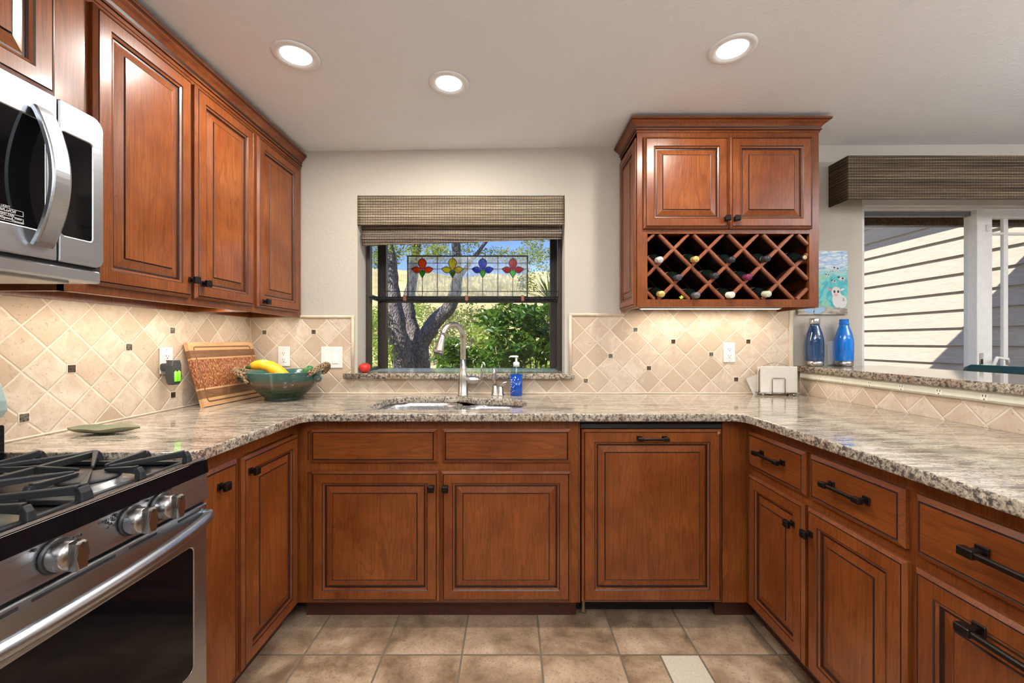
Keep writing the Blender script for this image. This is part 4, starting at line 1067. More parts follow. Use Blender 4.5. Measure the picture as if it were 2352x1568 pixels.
fill_lamp(.1, -.75, 1.5, .4, FILL_W, FILL_W*.08, 'long flat unseen fill lamp added behind the viewer'); fill_lamp(3.0, .35, 1.2, .4, FILL_W*.8, FILL_W*.08, 'long flat unseen fill lamp added over the dining side')
def ucl(x0, x1, y0, y1, z, label, e, n=1):
    t = thing('under_cabinet_light', label, 'light', ((x0+x1)/2, (y0+y1)/2, z))
    sx_, sy_ = x1-x0, y1-y0
    m = MB(); m.box(-sx_/2, sx_/2, -sy_/2, sy_/2, -.008, 0, bev=.002); m.build('housing', WHITEP, t)
    m = MB(); m.box(-sx_/2+.006, sx_/2-.006, -sy_/2+.006, sy_/2-.006, -.0095, -.0075); m.build('diffuser', LEDM, t)
    L = bpy.data.lights.new('led', 'AREA'); L.shape = 'RECTANGLE'; L.size = sx_-.01; L.size_y = sy_-.01; L.energy = e; L.color = (1, .88, .75)
    lo = bpy.data.objects.new('led', L); COL.objects.link(lo); lo.parent = t; lo.location = (0, 0, -.012)
ucl(-1.36, -1.32, 1.17, 1.90, UZ0+.027, 'warm light strip under the tall left wall cabinet', STRIP_W*1.9)
ucl(-1.36, -1.32, 1.98, 2.30, UZ0+.027, 'short warm light strip under the corner wall cabinet', STRIP_W*.55)
ucl(.70, 1.46, 2.25, 2.29, WZa+.011, 'warm light strip under the wine cabinet', STRIP_W*1.5)

# ================================================================ SMALL THINGS
def outlet(label, loc, rz=0, gfci=False, sc=1):
    t = thing('power_outlet', label, 'outlet', loc, rz)
    m = MB(); m.box(-.034, .034, -.006, 0, -.057, .057, bev=.003); m.build('cover_plate', WHITEP, t)
    m = MB(); m.box(-.0165, .0165, -.008, -.004, -.0335, .0335, bev=.001); r = m.build('receptacle', plain('receptacle_white', (.85,.84,.81), .3), t)
    m = MB()
    for s_ in (1, -1):
        m.box(-.0078, -.0055, -.0085, -.0078, s_*.0185-.002, s_*.0185+.006); m.box(.0052, .0072, -.0085, -.0078, s_*.0185-.002, s_*.0185+.005); m.lathe([(0,-.0085),(.0025,-.0085),(.0025,-.007)], (0, 0, s_*.0185-.008), 12, axis='y')
    m.build('slots', DARKSLOT, r)
    if gfci: m = MB(); m.box(-.008, .008, -.0092, -.0075, -.0035, .0030); m.build('reset_button', plain('red_button', (.5,.05,.04), .5), r)
    m = MB()
    for s_ in (1, -1): m.lathe([(0,-.0068),(.003,-.0068),(.003,-.005)], (0, 0, s_*.048), 12, axis='y')
    m.build('screws', plain('screw', (.6,.6,.58), .4, .3), t)
    return t
outlet('white power outlet on back wall above the fruit bowl', (-1.306, YB-.0005, 1.128))
outlet('white power outlet below the right half of the wine cabinet', (1.244, YB-.0005, 1.151))
gy = F*1.5/(1176-380); gz = CH-(828-784)*1.5/796
outlet('white power outlet with red reset button on the left side wall', (XL+.0005, gy, gz), PI/2, True)
def switch(label, loc, w_=.123, h_=.123, n=2, rz=0):
    t = thing('light_switch', label, 'switch', loc, rz)
    m = MB(); m.box(-w_/2, w_/2, -.006, 0, -h_/2, h_/2, bev=.003); m.build('cover_plate', WHITEP, t)
    for k in range(n):
        x = (k-(n-1)/2)*.046; m = MB(); m.prism([(-.0055, -.0335), (-.0105, -.0335), (-.0065, .0335), (-.0055, .0335)], x-.0165, x+.0165, 'x', bev=.0008); m.build('rocker', plain('rocker_white', (.86,.85,.82), .3) if k == 0 else bpy.data.materials['rocker_white'], t)
    return t
switch('white double rocker light switch on back wall left of the window', (-1.0325, YB-.0005, 1.1228))
switch('white single light switch on wall behind the open blue bottle', ((1915-1176)*YW/F, YW-.0005, 1.148), .075, .135, 1)
# charger
cg = thing('battery_charger', 'dark grey battery charger with two green cells plugged into the side wall outlet', 'charger', (XL+.004, gy-.018, gz-.04), PI/2)
m = MB(); m.box(-.02, .02, -.055, -.0, -.002, .03, bev=.008, seg=2); m.prism([(-.024,-.028),(-.026,.02),(-.018,.043),(.018,.043),(.026,.02),(.024,-.028),(.020,-.055),(.012,-.062),(-.012,-.062),(-.020,-.055)], -.062, -.030, 'y', bev=.005)
m.build('body', plain('charger_grey', (.045,.05,.055), .35), cg)
for x in (-.0085, .0085):
    m = MB(); m.lathe([(0,-.048),(.0075,-.048),(.0082,-.046),(.0082,-.006),(.003,-.004),(.003,-.001),(0,-.001)], (x, -.060, 0), 16); m.build('battery', plain('lime_cell', (.20,.75,.02), .35) if x < 0 else bpy.data.materials['lime_cell'], cg)
# leaf dish
ld = thing('leaf_dish', 'small green leaf-shaped ceramic dish on the counter beside the stove', 'dish', (-1.335, 1.36, ZC), math.radians(4))
def leafmesh(th):
    m = MB(); G = {0: [], 1: []}; n = 28; k = 12
    for s_ in (0, 1):
        for i in range(n+1):
            a = i/n; u = (a-.5)*2; x = u*.112; hwid = .047*(1-abs(u)**2.2)**.9+.0005; row = []
            for j in range(k+1):
                v = (j/k-.5)*2; z = .0005+.016*abs(v)**2.0*(1-abs(u)**3)+.016*abs(u)**2.4+.002*math.sin(u*7)*v+(0 if s_ else th)
                row.append(m.v((x, v*hwid, z)))
            G[s_].append(row)
        for i in range(n):
            for j in range(k): m.f([G[s_][i][j], G[s_][i+1][j], G[s_][i+1][j+1], G[s_][i][j+1]], 0, True)
    for i in range(n):
        for j in (0, k): m.f([G[0][i][j], G[0][i+1][j], G[1][i+1][j], G[1][i][j]], 1)
    for j in range(k):
        for i in (0, n): m.f([G[0][i][j], G[0][i][j+1], G[1][i][j+1], G[1][i][j]], 1)
    return m
leafmesh(.004).build('dish', [plain('sage_glaze', (.17,.185,.115), .25), plain('brown_rim', (.12,.09,.04), .4)], ld)
# cutting board
cbm = thing('cutting_board', 'large striped wooden cutting board leaning on the side wall behind the fruit bowl', 'cutting board', (0, 0, 0))
P0 = Vector((-1.392, 1.884, ZC+.003)); P1 = Vector((-1.375, 2.325, ZC+.003)); T0 = Vector((-1.474, 1.905, 1.209))
ux = (P1-P0).normalized(); uz = (T0-P0); uz = (uz-ux*uz.dot(ux)).normalized(); uy = uz.cross(ux)   # uy points to the wall
cbm.matrix_world = Matrix.Translation(P0) @ Matrix((ux, uy, uz)).transposed().to_4x4()
MAPLE = wood('maple', 'x', (.62,.36,.17), (.42,.22,.10), (.72,.46,.24), .35); WALN = wood('walnut', 'x', (.20,.095,.045), (.10,.045,.02), (.30,.15,.075), .35)
def leopard():
    a = NM('leopardwood'); o = a.obj(); S = a.sep(o)
    v = a.noise(a.mapping(o, (270, 270, 72)), 1, 1, .4, .2)
    c = a.ramp(v, [(.52, (.20,.055,.020)), (.60, (.58,.30,.14))]); a.set(Base_Color=c, Roughness=.35); return a.m
LEOP = leopard(); Lw, Hh, tt = .441, .305, .020
m = MB(); rows = [(0,.038,0),(.038,.078,1),(.078,.086,0),(.086,.222,2),(.222,.230,0),(.230,.266,1),(.266,Hh,0)]
for z0, z1, mi in rows: m.box(.0, Lw, 0, tt, z0, z1, mi)
bmesh.ops.remove_doubles(m.bm, verts=m.bm.verts[:], dist=1e-5)
m.build('board', [MAPLE, WALN, LEOP], cbm)
m = MB(); gr = rrect(.028, Lw-.028, .022, Hh-.022, .012); m.tube([(x, -.0005, z) for x, z in gr], .0035, 6, closed=True, flat=.4); m.build('juice_groove', WALN, cbm)
# bowl
bw = thing('fruit_bowl', 'large teal and green glazed pottery bowl with wicker handles on counter left of the sink', 'bowl', (-1.186, 2.165, ZC))
def glaze():
    a = NM('pottery_glaze'); o = a.obj(); S = a.sep(o); n1 = a.noise(a.mapping(o, (5, 5, 22)), 1, 5, .6, .5)
    z = a.math('ADD', S[2], a.math('MULTIPLY', a.math('SUBTRACT', n1, .5), .075))
    c = a.ramp(a.math('DIVIDE', z, .15), [(.0, (.008,.022,.016)), (.28, (.018,.045,.015)), (.46, (.06,.045,.022)), (.60, (.12,.07,.045)), (.72, (.028,.085,.072)), (1, (.035,.13,.12))])
    a.set(Base_Color=c, Roughness=.13, Specular_IOR_Level=.7); a.bump(a.math('SINE', a.math('MULTIPLY', S[2], 700)), .12, .002); return a.m
PG = glaze()
m = MB(); m.lathe([(0,.004),(.088,.0),(.092,.004),(.086,.012),(.098,.022),(.128,.05),(.158,.083),(.174,.115),(.182,.142),(.185,.146),(.181,.148),(.174,.142),(.164,.11),(.143,.07),(.11,.035),(.07,.018),(0,.014)], n=56); m.build('bowl', PG, bw)
ROPE = NM('wicker'); _o = ROPE.obj(); ROPE.set(Base_Color=ROPE.ramp(ROPE.noise(_o, 130, 3), [(.38, (.12,.07,.035)), (.66, (.42,.29,.16))]), Roughness=.7); ROPE = ROPE.m
def ropehandle(ang0, ang1, lift, n_str=8, seed=1, fray=False):
    random.seed(seed); m = MB()
    for s_ in range(n_str):
        ph = 2*PI*s_/n_str; pts = []
        for i in range(41):
            t = i/40; a = ang0+(ang1-ang0)*t; r = .186+.030*math.sin(PI*t)**.6; z = .135+lift*math.sin(PI*t)
            rad = .0115; tw = ph+t*26*(1 if s_ % 2 else -1)*.8
            pts.append(((r+rad*math.cos(tw))*math.cos(a), (r+rad*math.cos(tw))*math.sin(a), z+rad*math.sin(tw)))
        m.tube(pts, .0031, 6)
    if fray:
        a = ang1
        for k in range(12):
            e = random.uniform(-.02, .02); m.tube([(.195*math.cos(a), .195*math.sin(a), .132), ((.205)*math.cos(a)+.012, .203*math.sin(a)+e*.3, .118), (.207*math.cos(a)+.022+e*.6, .2*math.sin(a)-.004, .102+random.uniform(-.006, .01))], .0018, 5)
    return m.build('handle', ROPE, bw)
ropehandle(math.radians(172), math.radians(238), .022, seed=3, fray=True); ropehandle(math.radians(-28), math.radians(30), .045, seed=5)
for a in (math.radians(188), math.radians(-12)):
    m = MB(); c = Vector((.192*math.cos(a), .192*math.sin(a), .115)); t_ = Vector((math.cos(a), math.sin(a), 0))
    m.tube([c+t_*(.018*math.cos(q)+.006)+Vector((0, 0, .018*math.sin(q))) for q in [2*PI*i/20 for i in range(20)]], .0055, 10, closed=True); m.build('lug', PG, bw)
# squash
YEL = NM('squash_skin'); _o = YEL.obj(); YEL.set(Base_Color=YEL.ramp(YEL.noise(_o, 14, 4), [(.3, (.78,.36,.01)), (.7, (.92,.52,.02))]), Roughness=.3); YEL = YEL.m
sq = thing('yellow_squash', 'yellow crookneck squash lying in the teal bowl', 'vegetable', (-1.24, 2.10, ZC+.13))
A = [(-.052,-.03,.048),(-.035,-.03,.052),(-.005,-.028,.055),(.03,-.025,.046),(.062,-.02,.025),(.09,-.01,-.005),(.10,.0,-.03)]
m = MB(); m.tube(A, [.018,.0225,.026,.028,.031,.031,.024], 20); m.build('body', YEL, sq)
m = MB(); m.tube([(-.048,-.03,.048),(-.068,-.031,.044),(-.085,-.032,.040)], [.018,.012,.0055], 5); m.build('stem', plain('squash_stem', (.04,.12,.02), .5), sq)
m = MB(); m.ball((-.088,-.032,.0395), .0055); m.build('stem_end', plain('stem_end', (.55,.42,.2), .6), sq)
zc = thing('zucchini', 'green zucchini end showing over the right rim of the teal bowl', 'vegetable', (-1.06, 2.16, ZC+.12))
m = MB(); m.tube([(-.06,.02,-.05),(-.03,.01,-.01),(0,0,.025),(.017,-.002,.042),(.024,-.002,.05)], [.02,.026,.026,.019,.006], 18); m.build('body', plain('zucchini_skin', (.035,.16,.03), .35), zc)
# tomato
tm = thing('tomato', 'small red tomato on the left end of the window sill', 'tomato', ((838-1176)*2.42/F, 2.42, 1.0335))
m = MB(); m.lathe([(0,.002),(.014,.0),(.026,.010),(.0325,.026),(.030,.042),(.018,.053),(.006,.054),(0,.051)], n=28); m.build('body', plain('tomato_skin', (.62,.035,.02), .18), tm)
m = MB()
for k in range(5):
    a = 2*PI*k/5; m.strip([(0, 0, .053), (.008*math.cos(a), .008*math.sin(a), .056), (.018*math.cos(a), .018*math.sin(a), .0555)], [.004,.004,.001], .001)
m.build('stem', plain('tomato_green', (.08,.2,.03), .6), tm)
# faucet
fc = thing('faucet', 'tall brushed nickel gooseneck pull-down faucet behind the sink', 'faucet', (-.272, 2.312, ZC))
m = MB(); m.lathe([(.031,0),(.031,.004),(.028,.008),(.0275,.09),(.024,.12),(.0165,.15),(.0155,.20)], n=28); m.build('base', NICKEL, fc)
m = MB(); sp = [(0,0,.15),(0,0,.20),(0,0,.31)]; dirx, diry = -.62, -.78; R_ = .077
for k in range(1, 15):
    a = PI*k/14*.93; q = R_*(1-math.cos(a)); sp.append((dirx*q, diry*q, .315+R_*math.sin(a)))
m.tube(sp, .0148, 18); m.build('spout', NICKEL, fc)
ex = Vector(sp[-1]); dn = (Vector(sp[-1])-Vector(sp[-2])).normalized()
m = MB(); m.tube([ex, ex+dn*.006, ex+dn*.03, ex+dn*.082, ex+dn*.100], [.0162,.0158,.0185,.0255,.0265], 24); m.tube([ex+dn*.099, ex+dn*.103], [.024,.022], 24, m=1); m.build('spray_head', [NICKEL, BPLAST], fc)
m = MB(); m.M = Matrix.Translation((.015, 0, .085)) @ Matrix.Rotation(0, 4, 'Z'); m.lathe([(.021,0),(.0225,.03),(.0225,.052),(.020,.068),(.011,.076),(0,.078)], n=24, axis='x')
b = m.build('valve_body', NICKEL, fc)
m = MB(); m.tube([(.082,0,.080),(.096,-.004,.088),(.103,-.006,.115),(.101,-.006,.150),(.108,-.008,.176)], [.009,.009,.0085,.008,.005], 12, flat=.6); m.build('lever', NICKEL, b)
# soap / hot water tap
ht = thing('hot_water_tap', 'small brushed nickel tap with side lever right of the faucet', 'tap', (-.095, 2.315, ZC))
m = MB(); m.lathe([(.0225,0),(.0225,.003),(.0195,.006),(.013,.05),(.0095,.058)], n=22); m.M = Matrix.Translation((.030, 0, 0)); m.lathe([(.0225,0),(.0225,.003),(.0195,.006),(.0145,.044),(.012,.05),(0,.052)], n=22); m.build('base', NICKEL, ht)
m = MB(); m.tube([(0,0,.055),(0,0,.125),(-.001,-.006,.142),(-.002,-.02,.152),(-.003,-.034,.148),(-.004,-.040,.132),(-.005,-.041,.085)], [.0085]*6+[.0095], 14); m.build('spout', NICKEL, ht)
m = MB(); m.tube([(.031,0,.048),(.034,0,.058),(.045,-.002,.068),(.066,-.004,.075)], [.006,.006,.0065,.007], 10); m.build('lever', NICKEL, ht)
# soap bottle
sb = thing('soap_bottle', 'clear pump bottle of blue dish soap behind the right sink bowl', 'soap bottle', (.024, 2.315, ZC))
BSOAP = NM('blue_soap'); BSOAP.set(Base_Color=(.0,.045,.32), Roughness=.08, Specular_IOR_Level=.6); _q = BSOAP.obj(); BSOAP.set(Base_Color=BSOAP.ramp(BSOAP.noise(_q, 8), [(.3, (0,.04,.28)), (.7, (.0,.06,.38))])); BSOAP = BSOAP.m
CLR = glassmat('clear_plastic', (.82,.92,.95), ior=1.45)
m = MB(); m.lathe([(0,0),(.030,0),(.0335,.004),(.0335,.118),(0,.118)], n=28, sm=True); m.build('liquid', BSOAP, sb)
m = MB(); m.lathe([(.0345,.116),(.0345,.135),(.030,.148),(.018,.158),(.016,.165)], n=28, cap=False); m.build('bottle', CLR, sb)
m = MB(); m.lathe([(.0175,.160),(.0175,.180),(.014,.186),(.006,.188),(.006,.210),(.012,.213),(.012,.219),(.004,.222),(0,.222)], n=20); m.tube([(0,0,.216),(-.030,0,.217),(-.040,0,.211)], [.007,.005,.0035], 10); m.tube([(0,0,.16),(0,0,.119)], .004, 8)
m.build('pump', plain('white_pump', (.82,.86,.86), .3), sb)
m = MB(); random.seed(11)
for k in range(46):
    a = random.uniform(PI*1.08, PI*1.42); z = random.uniform(.012, .105); r = .0338
    c = (r*math.cos(a), r*math.sin(a), z); m.ball(c, random.uniform(.0007, .0018), n=5, sc=(1, 1, random.uniform(.7, 2.2)))
m.build('printed_flourish', plain('soap_print', (.75,.78,.85), .5), sb)
# napkin holder
nh = thing('napkin_holder', 'wire napkin holder at the right end of the back counter', 'napkin holder', (1.47, 2.32, ZC), math.radians(-4))
WIRE = plain('dark_chrome_wire', (.35,.34,.33), .25, 1.0)
m = MB()
for y in (-.030, .030):
    m.tube([(-.094,y,.014),(.094,y,.014)], .0028, 8)
for x in (-.094, .094): m.tube([(x,-.030,.014),(x,.030,.014)], .0028, 8)
for x in (-.082, .082):
    for y in (-.030, .030): m.ball((x, y, .0065), .0065)
m.tube([(-.034,-.032,.013),(-.034,-.032,.092),(-.030,-.032,.098),(.030,-.032,.098),(.034,-.032,.092),(.034,-.032,.013)], .0026, 8)
m.tube([(-.034,.032,.013),(-.034,.032,.092),(-.030,.032,.098),(.030,.032,.098),(.034,.032,.092),(.034,.032,.013)], .0026, 8)
m.tube([(-.090,0,.014),(-.090,0,.09)]+[(-.090*math.cos(PI*k/16), 0, .125+.055*math.sin(PI*k/16)) for k in range(17)]+[(.090,0,.09),(.090,0,.014)], .0022, 8)
m.build('wire_frame', WIRE, nh)
nk = thing('napkins', 'stack of cream paper napkins standing in the wire holder', 'napkins', (1.47, 2.32, ZC+.017), math.radians(-4))
NAP = plain('napkin_paper', (.74,.70,.62), .85)
m = MB()
for k in range(7):
    y0 = -.026+k*.0072
    m.box(-.086+random.uniform(-.007,.004), .103+random.uniform(-.006,.004), y0, y0+.0066, 0, .140+random.uniform(-.007,.006), bev=.0031, seg=2)
m.M = Matrix.Rotation(math.radians(-24), 4, 'Y') @ Matrix.Translation((-.03, 0, .015)); m.box(-.075, .03, .0245, .0265, .0, .11)
m.build('stack', NAP, nk)
# bottles on the bar
def sbottle(label, x, y, body, cap, level):
    t = thing('water_bottle', label, 'bottle', (x, y, 1.0765), 0, None)
    m = MB(); m.lathe([(0,.0),(.036,.0),(.041,.004),(.0425,.012),(.0425,.030)], n=36); m.build('base_cup', plain('bottle_steel', (.52,.50,.48), .25, 1.0), t)
    pr = [(.0425,.030),(.044,.034),(.0448,.08),(.0448,.125),(.043,.150),(.038,.178),(.030,.204),(.0235,.224),(.022,.234),(.0225,.236),(.0225,.246)]
    m = MB()
    if not cap: pr = pr[:-2]+[(.0255,.236),(.0255,.239),(.0222,.240),(.0222,.262),(.0205,.262),(.0205,.236)]
    m.lathe(pr, n=40, cap=cap); m.build('body', body, t)
    rl = next(r0+(r1-r0)*(level-z0)/(z1-z0) for (r0, z0), (r1, z1) in zip(pr, pr[1:]) if z0 <= level <= z1)+.0004
    m = MB(); m.lathe([(rl,level),(rl,level+.0018)], n=40, cap=False); m.build('water_line', plain('dark_blue_line', (.005,.03,.12), .3), t)
    if cap: m = MB(); m.lathe([(.0245,.236),(.0255,.240),(.0255,.262),(.023,.267),(0,.268)], n=32); m.build('cap', STEELH, t)
    return t
def bodymat(n_, c):
    a = NM(n_); a.set(Base_Color=c, Roughness=.06, Specular_IOR_Level=.7, Coat_Weight=.6, Transmission_Weight=.35, Subsurface_Weight=0.0); return a.m
sbottle('dark blue bottle with steel cap standing on the bar end', (1871-1176)*2.335/F, 2.335, bodymat('navy_plastic', (.01,.07,.20)), True, .180)
sbottle('bright blue open bottle without cap, right one on the bar', (1938.5-1176)*2.335/F, 2.335, bodymat('bright_blue_plastic', (.0,.27,.95)), False, .088)
# bar stool
st = thing('bar_stool', 'bar stool with dark green upholstered back behind the breakfast bar', 'stool', (2.33, 2.03, 0))
GV = plain('dark_green_vinyl', (.008,.045,.05), .35); LG = plain('stool_metal', (.05,.05,.05), .4, .6)
m = MB(); m.box(-.16, .14, -.20, .20, .70, .76, bev=.02, seg=3); m.build('seat', GV, st)
m = MB(); pts = [(.125+.03*math.cos(q*1.3)*.0+.03*(1-abs(q)**2), .225*q, 1.052) for q in [i/8-1 for i in range(17)]]
m.tube(pts, [.012]+[.020]*15+[.012], 14, flat=2.0); m.box(.125, .165, -.19, .19, .86, 1.05, bev=.012, seg=2); m.build('backrest', GV, st)
for x, y in ((-.13,-.17),(-.13,.17),(.12,-.17),(.12,.17)):
    m = MB(); m.tube([(x, y, .70), (x*1.25, y*1.12, 0)], .012, 10); m.build('leg', LG, st)
m = MB()
for y in (-.15, .15): m.tube([(.12, y, .72), (.145, y, .90)], .010, 8)
m.build('back_support', LG, st)
m = MB(); m.tube([(-.15,-.185,.28),(.14,-.185,.28),(.14,.185,.28),(-.15,.185,.28)], .008, 8, closed=True); m.build('foot_rest', LG, st)

# ================================================================ OUTSIDE
def sidemat():
    a = NM('lap_siding'); o = a.obj(); g = a.noise(a.mapping(o, (30, 9, 90)), 1, 5, .65, .6)
    a.set(Base_Color=a.ramp(g, [(.35, (.42,.36,.30)), (.6, (.52,.45,.375))]), Roughness=.8); a.bump(g, .5, .006); return a.m
SID = sidemat(); Xs = 4.23; EX = .17
m = MB(); z = CH-(823-784)*Xs/806-.002-EX*5
k = 0
while z < 3.1:
    m.prism([(Xs, z), (Xs-.034, z), (Xs-.002, z+EX), (Xs, z+EX)], 2.62, 9, 'y'); z += EX; k += 1
m.box(Xs, Xs+.15, 2.62, 9, -.4, 3.1)
struct(m.build('wall_wing', SID))
FASC = NM('brown_fascia'); _o = FASC.obj(); FASC.set(Base_Color=FASC.ramp(FASC.noise(_o, 90, 4, .7), [(.38, (.05,.03,.018)), (.66, (.20,.13,.08))]), Roughness=.75); FASC = FASC.m
m = MB(); m.box(Xs-.45, Xs+.3, 2.62, 9.2, 2.69, 2.83); struct(m.build('trim_eave', FASC))
m = MB(); m.box(1.2, Xs+.2, 2.86, 2.90, 2.01, 2.47); struct(m.build('trim_fascia', FASC))
m = MB(); m.box(-2.2, 5.2, YR-.5, 2.90, 2.46, 2.56); m.box(-2.2, 1.2, 2.6, 2.9, 2.40, 2.47); struct(m.build('trim_roof', plain('roofing', (.12,.10,.09), .8)))
def groundmat(n_, cols, sc=1.2):
    a = NM(n_); o = a.obj(); n1 = a.noise(o, sc, 6, .65); a.set(Base_Color=a.ramp(n1, cols), Roughness=.9); a.bump(a.noise(o, 14, 5, .7), .5, .05); return a.m
m = MB(); m.box(-30, 40, 2.57, 14, -.5, -.35); struct(m.build('ground', groundmat('garden_soil', [(.35, (.16,.12,.07)), (.6, (.34,.27,.15))])))
m = MB(); G = []
for j in range(31):
    y = 9+j*1.5; row = []
    for i in range(41):
        x = -36+i*1.8; hgt = -.4+7.4*(1-math.exp(-((max(0, y-9))/13)**1.5))+.35*math.sin(x*.31+y*.2)+.25*math.sin(x*.8)*math.sin(y*.5)-.03*x
        row.append(m.v((x, y, hgt)))
    G.append(row)
for j in range(30):
    for i in range(40): m.f([G[j][i], G[j][i+1], G[j+1][i+1], G[j+1][i]], 0, True)
struct(m.build('hillside', groundmat('dry_grass', [(.30, (.34,.28,.10)), (.45, (.60,.49,.22)), (.65, (.76,.64,.34))], .7)))
# leaves
def leafmat(n_, c0, c1, tr=.4):
    a = NM(n_); a.t.nodes.remove(a.p); o = a.obj(); nz = a.noise(o, 9, 3); c = a.ramp(nz, [(.35, c0), (.65, c1)])
    d = a.n('ShaderNodeBsdfPrincipled'); a.l(c, d.inputs['Base Color']); d.inputs['Roughness'].default_value = .38
    t = a.n('ShaderNodeBsdfTranslucent'); a.l(a.mix(.5, c, (.5,.7,.05), 'SCREEN'), t.inputs[0]); mx = a.n('ShaderNodeMixShader'); mx.inputs[0].default_value = tr
    a.l(d.outputs[0], mx.inputs[1]); a.l(t.outputs[0], mx.inputs[2]); a.l(mx.outputs[0], a.out.inputs[0]); return a.m
def leafmesh_obj(name, mat, centers, n, lsize, parent=None, spread=None, droop=.3, aspect=.42, rnd=None):
    rnd = rnd or random; vs = []; fs = []
    for _ in range(n):
        c, rad = rnd.choice(centers)
        # in an ellipsoid, denser to its skin
        while True:
            p = Vector((rnd.uniform(-1, 1), rnd.uniform(-1, 1), rnd.uniform(-1, 1)))
            if p.length <= 1: break
        p = Vector((c[0]+p.x*rad[0], c[1]+p.y*rad[1], c[2]+p.z*rad[2]))
        d = Vector((rnd.gauss(0, 1), rnd.gauss(0, 1), rnd.gauss(-droop, .7))).normalized(); s_ = d.cross(Vector((rnd.gauss(0, 1), rnd.gauss(0, 1), rnd.gauss(0, 1)))).normalized(); n_ = d.cross(s_)
        L = lsize*rnd.uniform(.65, 1.3); w_ = L*aspect
        i = len(vs); vs += [p, p+d*L*.35+s_*w_*.5+n_*w_*.12, p+d*L*.75+s_*w_*.34+n_*w_*.1, p+d*L, p+d*L*.75-s_*w_*.34+n_*w_*.1, p+d*L*.35-s_*w_*.5+n_*w_*.12]
        fs += [(i, i+1, i+2, i+3), (i, i+3, i+4, i+5)]
    me = bpy.data.meshes.new(name); me.from_pydata(vs, [], fs); me.materials.append(mat)
    o = bpy.data.objects.new(name, me); COL.objects.link(o); o.parent = parent; return o
BARK = NM('bark'); _o = BARK.obj(); _n = BARK.noise(BARK.mapping(_o, (30, 30, 12)), 1, 6, .7, 1.2); _f = BARK.vor(BARK.mapping(_o, (62, 62, 26)), 1)
BARK.set(Base_Color=BARK.mix(BARK.ramp(_f, [(.2, 0.0), (.7, .6)]), BARK.ramp(_n, [(.3, (.12,.095,.095)), (.5, (.34,.29,.29)), (.68, (.60,.55,.53))]), (.08,.06,.062)), Roughness=.9); BARK.bump(BARK.math('ADD', _n, BARK.math('MULTIPLY', _f, -1)), 1.0, .03); BARK = BARK.m
def at(px, py, Y): return ((px-1176)*Y/F, Y, CH-(py-784)*Y/F)
def limb(m, pts, n=14, sub=5, jit=.012):
    """pts: (px,py,Y,r_px)"""
    P = []; R = []
    for (a, b) in zip(pts, pts[1:]):
        for k in range(sub):
            t = k/sub; q = [a[i]+(b[i]-a[i])*t for i in range(4)]; v = at(*q[:3]); P.append(Vector(v)+Vector((random.uniform(-jit, jit), 0, 0))); R.append(q[3]*q[2]/F*random.uniform(.94, 1.06))
    P.append(Vector(at(*pts[-1][:3]))); R.append(pts[-1][3]*pts[-1][2]/F); m.tube(P, R, n)
random.seed(21)
TY = 5.6
def gb(px, Y, z=-.35): return ((px-1176)*Y/F, Y, z)
t1 = thing('oak_tree', 'oak with a leaning grey trunk at the left of the window view', 'tree', gb(930, TY))
inv = Matrix.Translation(-Vector(gb(930, TY)))
m = MB(); m.M = inv; limb(m, [(930,1056,TY,32),(930,860,TY,27),(915,780,TY,24),(905,700,TY,19),(897,620,TY,15),(888,540,TY+.1,13),(880,420,TY+.2,11),(872,250,TY+.3,8)]); m.build('trunk', BARK, t1)
t2 = thing('oak_tree', 'forked oak in the middle of the window view with two thick limbs spreading upward', 'tree', gb(962, TY+.4))
inv2 = Matrix.Translation(-Vector(gb(962, TY+.4)))
m = MB(); m.M = inv2; T2 = TY+.4
limb(m, [(958,1040,T2,34),(958,870,T2,32),(956,800,T2,27),(948,765,T2,18),(938,720,T2,15),(937,690,T2,14),(948,640,T2,11),(958,560,T2,9),(965,400,T2,7)])
limb(m, [(958,800,T2,24),(978,770,T2,19),(1003,735,T2,17),(1030,708,T2,16),(1048,670,T2,13),(1050,600,T2,11),(1045,540,T2,10),(1040,380,T2,7)])
limb(m, [(1048,650,T2,6),(1080,600,T2+.1,5),(1130,540,T2+.2,3),(1200,480,T2+.3,2)])
m.build('trunk', BARK, t2)
OAKL = leafmat('oak_leaves', (.10,.14,.03), (.40,.40,.10), .45); GLOS = leafmat('glossy_leaves', (.015,.055,.010), (.09,.20,.025), .3)
BRI = leafmat('bright_leaves', (.20,.34,.05), (.50,.58,.16), .5); OLV = leafmat('olive_leaves', (.13,.16,.05), (.34,.36,.15), .4)
def C(px, py, Y, rx, ry, rz_): return (at(px, py, Y), (rx*Y/F, ry, rz_*Y/F))
def rel(o, cs): L = o.location; return [((c[0]-L[0], c[1]-L[1], c[2]-L[2]), r) for c, r in cs]
random.seed(5)
leafmesh_obj('foliage', OAKL, rel(t1, [C(random.uniform(850, 1010), random.uniform(440, 600), TY+random.uniform(-.2, .5), 34, .22, 20) for _ in range(20)]), 6500, .036, t1)
leafmesh_obj('foliage', OAKL, rel(t2, [C(random.uniform(1000, 1290), random.uniform(430, 590), T2+random.uniform(-.2, .6), 30, .22, 17) for _ in range(34)]+[C(random.uniform(1200, 1290), random.uniform(560, 660), T2+.4, 22, .2, 16) for _ in range(12)]), 8500, .036, t2)
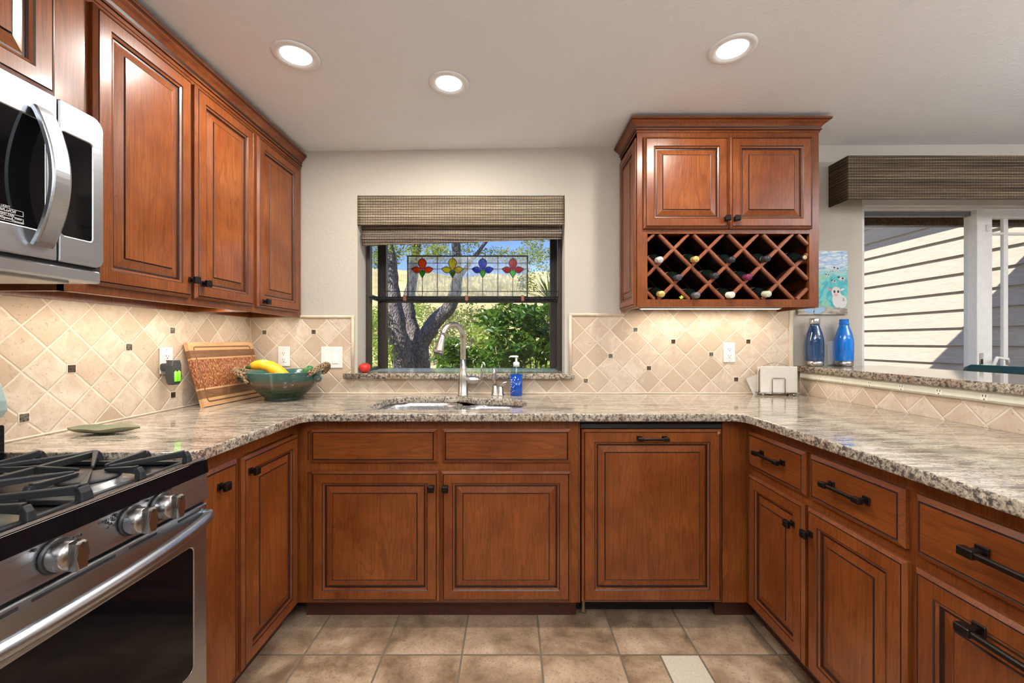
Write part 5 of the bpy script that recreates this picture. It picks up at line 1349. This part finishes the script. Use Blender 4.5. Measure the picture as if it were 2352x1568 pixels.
def shrub(label, cs, n, ls, mat, base, stems=6, nm='shrub', aspect=.42):
    t = thing(nm, label, 'shrub', base)
    leafmesh_obj('foliage', mat, rel(t, cs), n, ls, t, aspect=aspect)
    m = MB(); m.M = Matrix.Translation(-Vector(base))
    for _ in range(stems):
        c, r = random.choice(cs); e = Vector(c)+Vector((random.uniform(-.5,.5)*r[0], 0, random.uniform(-.2,.8)*r[2])); b = Vector(base)+Vector((random.uniform(-.1,.1), random.uniform(-.1,.1), 0)); md = b.lerp(e, .55)+Vector((random.uniform(-.06,.06), 0, .03)); m.tube([b, md, e], [.016, .010, .004], 6)
    m.build('stems', BARK, t); return t
Y3 = 4.3
shrub('large dark glossy-leaved shrub at the right of the window view', [C(random.uniform(1130, 1275), random.uniform(715, 850), Y3+random.uniform(-.15,.3), 30, .2, 26) for _ in range(20)], 2600, .085, GLOS, gb(1215, Y3), 12)
shrub('glossy-leaved shrub low behind the faucet', [C(random.uniform(1020, 1130), random.uniform(790, 860), Y3+.2+random.uniform(0,.3), 26, .2, 20) for _ in range(11)], 1100, .075, GLOS, gb(1080, Y3+.2), 7)
shrub('bright sunlit shrub behind the glossy shrub', [C(random.uniform(1100, 1300), random.uniform(740, 860), 5.4+random.uniform(0,.4), 34, .25, 28) for _ in range(14)], 1900, .075, BRI, gb(1210, 5.5), 5)
shrub('olive green bush between the tree limbs', [C(random.uniform(985, 1150), random.uniform(715, 860), 7.0+random.uniform(0,.6), 34, .3, 26) for _ in range(18)], 3200, .06, OLV, gb(1060, 7.2), 5)
shrub('yellow-green bush behind the leaning oak', [C(random.uniform(850, 960), random.uniform(700, 860), 7.4+random.uniform(0,.6), 30, .3, 26) for _ in range(14)], 2300, .065, BRI, gb(900, 7.6), 4)
shrub('pale bush seen through the left side pane of the window', [C(random.uniform(780, 885), random.uniform(690, 860), 5.0+random.uniform(0,.4), 26, .3, 26) for _ in range(10)], 1300, .06, BRI, gb(830, 5.1), 4)
shrub('broad green thicket at the foot of the dry hill', [C(random.uniform(840, 1340), random.uniform(705, 800), 10.5+random.uniform(0,1.2), 30, .5, 22) for _ in range(34)], 5200, .11, OLV, gb(1090, 11, -.2), 3)
# yucca
yt = thing('yucca', 'spiky green yucca at the right edge of window view', 'plant', at(1262, 690, 6.5))
m = MB(); random.seed(9)
for k in range(70):
    a = random.uniform(0, 2*PI); el = random.uniform(.1, 1.3); L = random.uniform(.4, .62); d = Vector((math.cos(a)*math.cos(el), math.sin(a)*math.cos(el), math.sin(el)))
    m.strip([(0,0,0), d*L*.5, d*L+Vector((0,0,-.05))], [.020,.018,.002], .003)
m.build('leaves', leafmat('yucca_leaves', (.16,.22,.10), (.34,.42,.22), .2), yt)
m = MB(); m.tube([(0,0,-2.2),(0,0,.0)], [.09,.06], 10); m.build('trunk', BARK, yt)
